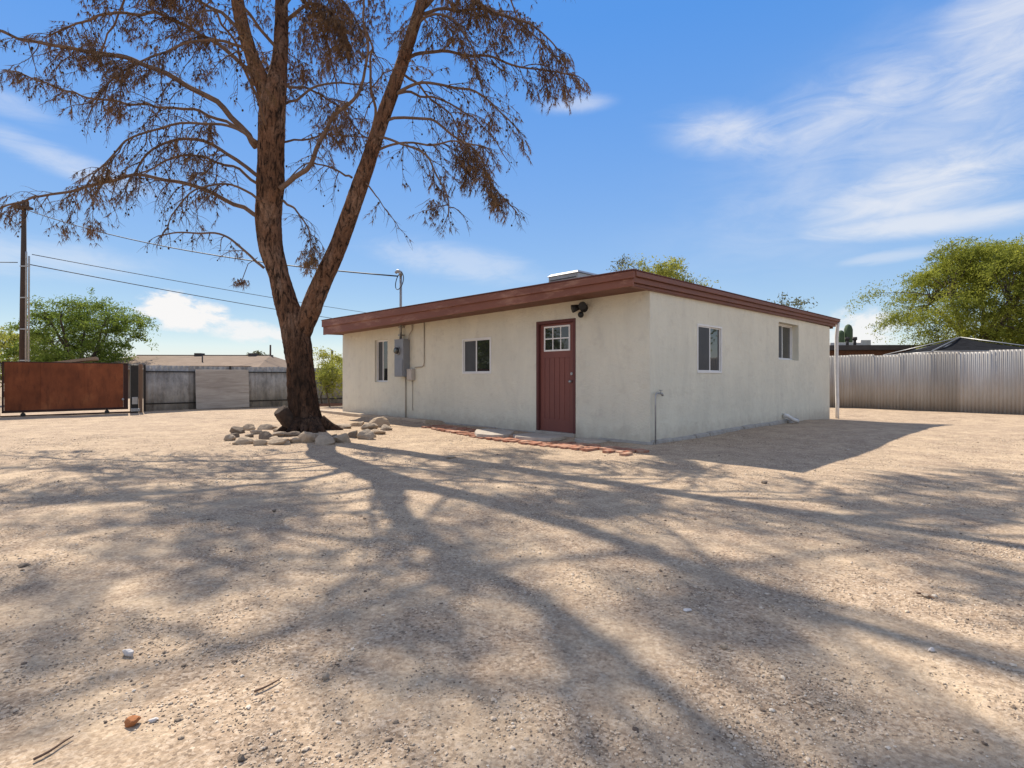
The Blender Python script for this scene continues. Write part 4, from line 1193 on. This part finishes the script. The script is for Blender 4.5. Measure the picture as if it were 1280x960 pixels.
# knots of matted dead needles along the upper limbs
random.seed(77)
for st, z, azd, L, r in UPPER:
    b0 = on(st, z)
    for _ in range(2):
        t = random.uniform(.35, 1.0)
        d = Vector((math.sin(R(azd)), math.cos(R(azd)), 0))
        side = Vector((d.y, -d.x, 0)) * random.gauss(0, .45)
        c = loc(b0 + d * L * t + side + Vector((0, 0, .35 * L * (t * 1.6 - t * t * 1.1) - .5 * L * max(0, t - .45) ** 2 - random.uniform(.05, .4))))
        if c.z < 6.6: continue
        rx, rz = random.uniform(.22, .46), random.uniform(.15, .38)
        for _k in range(int(330 * rx)):
            p = c + Vector((random.gauss(0, rx * .55), random.gauss(0, rx * .55), random.gauss(0, rz * .55)))
            tuft(p, Vector((0, 0, -1)), 7, .13, .016)
        for _k in range(6):
            sub(c + Vector((0, 0, rz)), Vector((random.gauss(0, .6), random.gauss(0, .6), -.7)), rz * 2, .007, 2, .3)
twig_v.build('twigs', M['twig'], pine)
V = np.array([[tuple(a), tuple(b), tuple(c)] for a, b, c in need], dtype=np.float32).reshape(-1, 3)
def tri_mesh(name, V, mat, parent=None, k=3):
    n = len(V) // k
    me = bpy.data.meshes.new(name)
    me.vertices.add(len(V)); me.vertices.foreach_set('co', V.astype(np.float32).reshape(-1))
    me.loops.add(len(V)); me.loops.foreach_set('vertex_index', np.arange(len(V), dtype=np.int32))
    me.polygons.add(n); me.polygons.foreach_set('loop_start', (np.arange(n) * k).astype(np.int32)); me.polygons.foreach_set('loop_total', np.full(n, k, np.int32))
    me.update(calc_edges=True); me.materials.append(mat)
    o = bpy.data.objects.new(name, me); col.objects.link(o)
    if parent is not None: o.parent = parent
    return o
tri_mesh('crown', V, M['needles'], pine)
mb = MB()
for p, r in cones_c: mb.ball(p, r, 5, 4, .9, .9, 1.1)
o = mb.build('cones', M['cone'], pine); o['kind'] = 'stuff'
print('pine: limbs', limb_n, 'needles', len(need), 'cones', len(cones_c))

# ------------------------------------------------------------------ leafy trees and shrubs
def tree(name, label, base, H, RX, RY, seed, mat, n_clump=60, per=200, leaf=0.13, trunk_h=0.25, r=0.16, low=0.25, group=None, cat='tree', ragged=0.25, clump=0.55, barkm='bark2'):
    rnd = random.Random(seed); rg = np.random.default_rng(seed)
    t = empty(name, label, cat, base, 0.0, group)
    mb = MB()
    fork = Vector((rnd.uniform(-.2, .2), rnd.uniform(-.2, .2), H * trunk_h))
    mb.tube([(0, 0, -0.2), (rnd.uniform(-.1, .1), 0, H * trunk_h * .5), fork], [r * 1.25, r, r * .9], 9)
    limbs = []
    for i in range(6):
        a = i / 6 * 6.283 + rnd.uniform(-.4, .4)
        tip = Vector((math.cos(a) * RX * .55, math.sin(a) * RY * .55, H * rnd.uniform(.55, .78)))
        q, rr = crom([fork, fork.lerp(tip, .5) + Vector((rnd.uniform(-.2, .2), rnd.uniform(-.2, .2), rnd.uniform(.0, .3))), tip], [r * .7, r * .4, r * .15], 4)
        mb.tube(q, rr, 6); limbs += q[3:]
    cents = []
    while len(cents) < n_clump:
        v = Vector((rnd.gauss(0, 1), rnd.gauss(0, 1), rnd.gauss(0, 1))).normalized() * rnd.uniform(.45, 1.0) ** .6
        z = low + (1 - low) * (v.z * .5 + .5)
        pinch = 1 - .35 * max(0, (z - .6) / .4)
        c = Vector((v.x * RX * pinch, v.y * RY * pinch, z * H))
        rr_ = 1 + ragged * noise.noise(c * .8 + Vector((seed, 0, 0))) * 2
        c = Vector((c.x * rr_, c.y * rr_, low * H + (c.z - low * H) * (0.8 + .25 * rr_)))
        cents.append(c)
    for c in cents:
        b = min(limbs, key=lambda p: (p - c).length)
        m_ = b.lerp(c, .5) + Vector((0, 0, .12)); mb.tube([b, m_, c], [r * .13, r * .09, r * .04], 4, False)
    mb.build('trunk', M[barkm], t)
    C = np.array([tuple(c) for c in cents])
    n = n_clump * per
    idx = np.repeat(np.arange(n_clump), per)
    size = (0.55 + 0.8 * rg.random(n_clump))[idx] * clump
    g3 = rg.normal(size=(n, 3)); g3 /= np.linalg.norm(g3, axis=1)[:, None]
    rad = rg.random(n) ** .5
    off = g3 * (rad * size)[:, None] * np.array([1.15, 1.15, .62])
    # sprays: pull leaves along a few drooping axes per clump
    ax = rg.normal(size=(n_clump, 5, 3)); ax[..., 2] = ax[..., 2] * .4 - .25; ax /= np.linalg.norm(ax, axis=2)[..., None]
    which = rg.integers(0, 5, n); tt = rg.random(n) * 1.45
    spray = ax[idx, which] * (tt * size)[:, None]; spray[:, 2] -= (tt ** 2) * size * .22
    m2 = rg.random(n) < .6
    off = np.where(m2[:, None], spray + rg.normal(size=(n, 3)) * (.10 * size)[:, None], off)
    P = C[idx] + off
    d = rg.normal(size=(n, 3)); d[:, 2] -= .35; d /= np.linalg.norm(d, axis=1)[:, None]
    s = np.cross(d, rg.normal(size=(n, 3))); s /= np.linalg.norm(s, axis=1)[:, None]
    l = (leaf * (.55 + .9 * rg.random(n)))[:, None]
    w_ = l * .34
    V = np.stack([P - d * l * .5, P + s * w_ * .5, P + d * l * .5, P - s * w_ * .5], 1).reshape(-1, 3)
    tri_mesh('crown', V, M[mat], t, 4)
    return t
def gbase(px, Y): 
    X = (px - 640) / FPX * Y
    return (X, Y, gz(X, Y))
G1 = 'trees standing beyond the fences'
tree('mesquite_tree', 'big olive green mesquite tree behind the corrugated fence at right', gbase(1222, 25), 7.3, 3.4, 3.4, 31, 'leaf_olive', 160, 760, .105, .22, .24, .2, G1, clump=.82, ragged=.34)
tree('mesquite_tree', 'darker spreading mesquite at the right edge behind the corrugated fence', gbase(1345, 27), 6.9, 3.9, 3.6, 32, 'leaf_olive', 115, 400, .135, .22, .24, .2, G1, clump=.72, ragged=.42)
tree('leafy_tree', 'round green tree beyond the rusty gate behind the utility pole', gbase(98, 31), 5.7, 2.9, 2.9, 33, 'leaf_green', 105, 430, .14, .2, .2, .12, G1, clump=.8)
tree('leafy_tree', 'lower paler tree at the left edge beyond the rusty gate', gbase(8, 34), 4.4, 3.0, 2.8, 34, 'leaf_yellow', 50, 260, .2, .2, .16, .15, G1, clump=.75)
tree('palo_verde_tree', 'yellow green tree top showing over the roof above the house corner', gbase(828, 31), 8.2, 2.2, 2.1, 35, 'leaf_yellow', 44, 300, .15, .3, .2, .45, G1, clump=.75)
tree('sparse_tree', 'thin sparse tree top left of the yellow one over the roof', gbase(784, 32), 8.55, 1.7, 1.6, 36, 'leaf_grey', 40, 90, .16, .3, .18, .45, G1, clump=.7)
tree('sparse_tree', 'low grey green tree top showing over the right part of the roof', gbase(978, 28), 5.35, 1.4, 1.4, 37, 'leaf_grey', 24, 110, .16, .3, .15, .45, G1, clump=.6)
tree('leafy_tree', 'small round tree far behind the tan roof at the left', gbase(321, 52), 4.1, 1.6, 1.5, 38, 'leaf_grey', 24, 220, .25, .25, .16, .2, G1, clump=.7)
tree('leafy_shrub', 'yellow green shrub in front of the grey fence left of the house', gbase(413, 19.6), 1.55, .62, .6, 39, 'leaf_yellow', 24, 150, .085, .3, .03, .35, None, 'shrub', clump=.3)
tree('leafy_shrub', 'tall thin wispy shrub rising beside the left end of the house', gbase(404, 20.6), 2.2, .5, .5, 40, 'leaf_yellow', 18, 70, .085, .3, .03, .35, None, 'shrub', clump=.3)
tree('leafy_shrub', 'shrub topping the grey fence beside the house end', gbase(424, 23.5), 2.1, .8, .7, 41, 'leaf_yellow', 24, 170, .1, .3, .04, .3, None, 'shrub', clump=.4)
tree('leafy_tree', 'broad green tree beyond the left rusty fence, mirrored in the door side windows', (-24, 11.5, gz(-24, 11.5)), 5.2, 3.6, 3.4, 51, 'leaf_green', 70, 260, .2, .2, .2, .1, G1, clump=.9)
tree('mesquite_tree', 'mesquite beyond the near end of the corrugated fence, mirrored in the right windows', (24, 13.5, gz(24, 13.5)), 6.0, 3.4, 3.4, 52, 'leaf_olive', 70, 260, .2, .2, .2, .15, G1, clump=.9)
mb = MB(); mb.ball((0, 0, 0), 1.0, 20, 8, 1.0, .35, .09)
for i, v in enumerate(mb.v): mb.v[i] = v * (1 + .3 * noise.noise(v * 3))
o = mb.build('dirt_mound', M['dirt_red']); o['kind'] = 'structure'; p = at(412, 505, 20.4); o.location = (p.x, p.y, gz(p.x, p.y)); o.rotation_euler = (0, 0, HA)

# ------------------------------------------------------------------ utility pole and wires
PB = Vector((-21.9, 24.0, 0)); PB.z = gz(PB.x, PB.y)
pole = empty('utility_pole', 'tall dark wooden utility pole with two conduits behind the rusty gate', 'utility pole', PB)
mb = MB(); mb.tube([(0, 0, -.5), (0.02, 0, 4.5), (0.05, 0, 9.0)], [.155, .12, .08], 12); mb.build('pole', M['pole'], pole)
for xx, top in ((0.25, 6.55), (0.37, 6.35)):
    mb = MB(); mb.tube([(xx, -.14, 0), (xx + .03, -.14, top), (xx + .03, -.14, top + .12)], .035, 8); mb.build('conduit', M['galv'], pole)
mb = MB()
for z in (1.8, 3.2, 4.6, 6.0): MB().box(0, .42, -.16, -.10, z, z + .05).build('bracket', M['galv'], pole)
mb = MB(); mb.box(-.28, .30, -.2, .2, 8.62, 8.72); mb.tube([(-.2, 0, 8.72), (-.2, 0, 8.95)], .05, 8); mb.tube([(.22, 0, 8.72), (.22, 0, 8.95)], .05, 8)
mb.build('crosspiece', M['pole'], pole)
def wire(label, a, b, sag, r):
    a, b = Vector(a), Vector(b)
    P = [a.lerp(b, i / 24) - Vector((0, 0, sag * 4 * (i / 24) * (1 - i / 24))) for i in range(25)]
    tag(MB().tube(P, r, 6).build('overhead_cable', M['cable'], None), label, 'cable', 'overhead cables')
mt = HW(-0.13, 7.10, 3.60)
wire('service cable from the pole top to the mast on the roof edge', PB + Vector((.1, 0, 8.6)), mt, .42, .017)
wire('upper of two cables crossing low behind the pine trunk', at(40, 318, 24), at(590, 408, 60), .3, .018)
wire('lower of two cables crossing low behind the pine trunk', at(34, 330, 24), at(560, 416, 60), .35, .022)
wire('cable running off to the left from the pole top', PB + Vector((-.1, 0, 8.8)), PB + Vector((-26, -6, 9.3)), .5, .015)
wire('cable running off to the left below the pole top', at(22, 328, 24), PB + Vector((-26, -6, 6.8)), .4, .018)
fp = empty('utility_pole', 'slim distant pole far behind the house roof, hidden end of the low cables', 'utility pole', (at(575, 472, 60).x, 60, -.4)) if False else None
p_ = at(338, 472, 50)
o = MB().tube([(0, 0, -.5), (0, 0, 4.7)], [.1, .08], 8).build('distant_pole', M['pole']); o.location = (p_.x, 50, gz(p_.x, 50)); tag(o, 'slim dark pole rising behind the small round tree at left', 'pole')
p_ = at(415, 472, 42)
o = MB().tube([(0, 0, -.5), (0, 0, 3.75)], [.12, .1], 8).build('distant_pole', M['pole']); o.location = (p_.x, 42, gz(p_.x, 42)); tag(o, 'short distant pole between the pine trunk and the house', 'pole')

# ------------------------------------------------------------------ neighbours
def nb(name, label, loc_, rz): return empty(name, label, 'house', loc_, rz)
n1 = nb('tan_house', 'low tan house with a long flat roof line behind the grey fence', (-17.5, 33, gz(-17.5, 33) - 0.12), R(2))
zb = 0.0
mb = MB(); mb.box(-7.2, 2.6, -3, 6, -.3, 2.0); mb.build('wall', M['tan_wall'], n1)
mb = MB(); mb.hexa([(-7.8, -3.7, 1.78), (3.3, -3.7, 1.78), (3.3, 6.6, 1.9), (-7.8, 6.6, 1.9), (-6.5, 1.6, 2.75), (1.9, 1.6, 2.75), (1.9, 2.0, 2.75), (-6.5, 2.0, 2.75)])
rf1 = mb.build('roof', M['shingle'], n1)
mb = MB(); mb.box(-6.6, 2.0, 1.7, 1.9, 2.72, 2.81); mb.build('ridge', M['dark_trim'], rf1)
for x_, w2 in ((-2.8, .3), (0.6, .32)):
    mb = MB(); mb.box(x_, x_ + w2 * 1.4, 1.4, 1.9, 2.7, 2.91); mb.build('vent', M['dark_trim'], rf1)
mb = MB(); mb.tube([(-1.0, -1, 2.0), (-1.0, -1, 2.62)], .04, 8); mb.build('vent_pipe', M['dark_trim'], rf1)
n2 = nb('small_shed', 'small brown gabled shed peeping over the rusty gate', (at(92, 472, 24).x, 24, gz(-20, 24)), R(35))
mb = MB(); mb.box(-.55, .75, -.8, .8, -.2, 1.55); mb.build('wall', M['tan_wall'], n2)
mb = MB(); mb.hexa([(-.75, -.95, 1.60), (.85, -.95, 1.86), (.85, .95, 1.86), (-.75, .95, 1.60), (-.75, -.95, 1.70), (.85, -.95, 1.98), (.85, .95, 1.98), (-.75, .95, 1.70)]); mb.build('roof', M['shingle'], n2)

n3 = nb('brick_house', 'flat roofed brown brick house with dark roof edge behind the right fence', (at(1085, 472, 26).x, 26, gz(17, 26)), R(-4))
mb = MB(); mb.box(-5, 2.6, 0, 7, -.3, 2.36); mb.build('wall', M['brickwall'], n3)
mb = MB(); mb.box(-5.4, 3.3, -.6, 7.4, 2.36, 2.60); rf3 = mb.build('roof', M['dark_trim'], n3, 0.02)
mb = MB(); mb.box(-1.0, .5, 1.5, 3.0, 2.6, 2.85); mb.box(.5, 1.0, 1.5, 2.2, 2.6, 2.98); mb.build('roof_unit', M['white_paint'], rf3, .02)
for x_ in (-.75, -.4):
    mb = MB(); mb.tube([(x_ * 1.0, .4, 2.6), (x_, .4, 2.95)], .07, 8); mb.tube([(x_, .4, 2.9), (x_, .4, 3.05)], .11, 8); mb.build('vent_pipe', M['dark_trim'], rf3)
sg = empty('saguaro_cactus', 'two stemmed saguaro cactus standing beyond the right end of the house', 'cactus', (at(1058, 472, 36).x, 36, gz(22, 36)))
def ribs(t, an, p): return 1 + .08 * math.cos(an * 10)
mb = MB(); mb.tube([(.13, 0, -.2), (.13, 0, 4.5), (.13, 0, 4.75), (.13, 0, 4.85)], [.24, .24, .17, .05], 30, True, ribs); mb.build('stem', M['cactus'], sg)
mb = MB(); mb.tube([(.1, 0, 3.2), (-.2, 0, 3.2), (-.36, 0, 3.4), (-.36, 0, 4.25), (-.36, 0, 4.4), (-.36, 0, 4.45)], [.14, .17, .18, .18, .12, .04], 30, True, ribs); mb.build('arm', M['cactus'], sg)

cn = empty('canopy_tent', 'black pop up canopy tent just beyond the corrugated fence at right', 'canopy', (at(1200, 472, 20.5).x, 20.5, gz(17, 20.5)), R(-12))
E = 1.85
ez, az_ = 1.98, 2.58
mb = MB()
cor = [(-E, -E, ez), (E, -E, ez), (E, E, ez), (-E, E, ez)]
top = Vector((0, 0, az_))
for i in range(4):
    a, b = Vector(cor[i]), Vector(cor[(i + 1) % 4]); n = 6
    for u in range(n):
        p, q = a.lerp(b, u / n), a.lerp(b, (u + 1) / n)
        for s_ in range(4):
            def pt(e, s0): 
                z_s = -0.07 * math.sin(math.pi * s0) * (0.4 + abs(u / n - .5))
                return e.lerp(top, s0) + Vector((0, 0, z_s))
            s0, s1 = s_ / 4, (s_ + 1) / 4
            mb.quad(pt(p, s0), pt(q, s0), pt(q, s1), pt(p, s1))
    mb.quad(a + Vector((0, 0, -.13)), b + Vector((0, 0, -.13)), b, a)
o = mb.build('cover', M['canopy'], cn)
mb = MB()
for i in range(4):
    a, b = Vector(cor[i]), Vector(cor[(i + 1) % 4])
    mb.tube([a + Vector((0, 0, .02)), a.lerp(top, .5) + Vector((0, 0, .02)), top + Vector((0, 0, .02))], .022, 6); mb.tube([a, b], .018, 6)
mb.build('edge_trim', M['galv'], cn)
so = o.modifiers.new('thick', 'SOLIDIFY'); so.thickness = .012
for sx in (-1, 1):
    for sy in (-1, 1):
        mb = MB(); mb.box(sx * E * .97 - .03, sx * E * .97 + .03, sy * E * .97 - .03, sy * E * .97 + .03, -.1, ez - .02); mb.build('leg', M['galv'], cn)
        mb = MB(); mb.tube([(sx * E * .95, sy * E * .95, ez - .05), (0, 0, az_ - .06)], .02, 6); mb.build('roof_pole', M['galv'], cn)
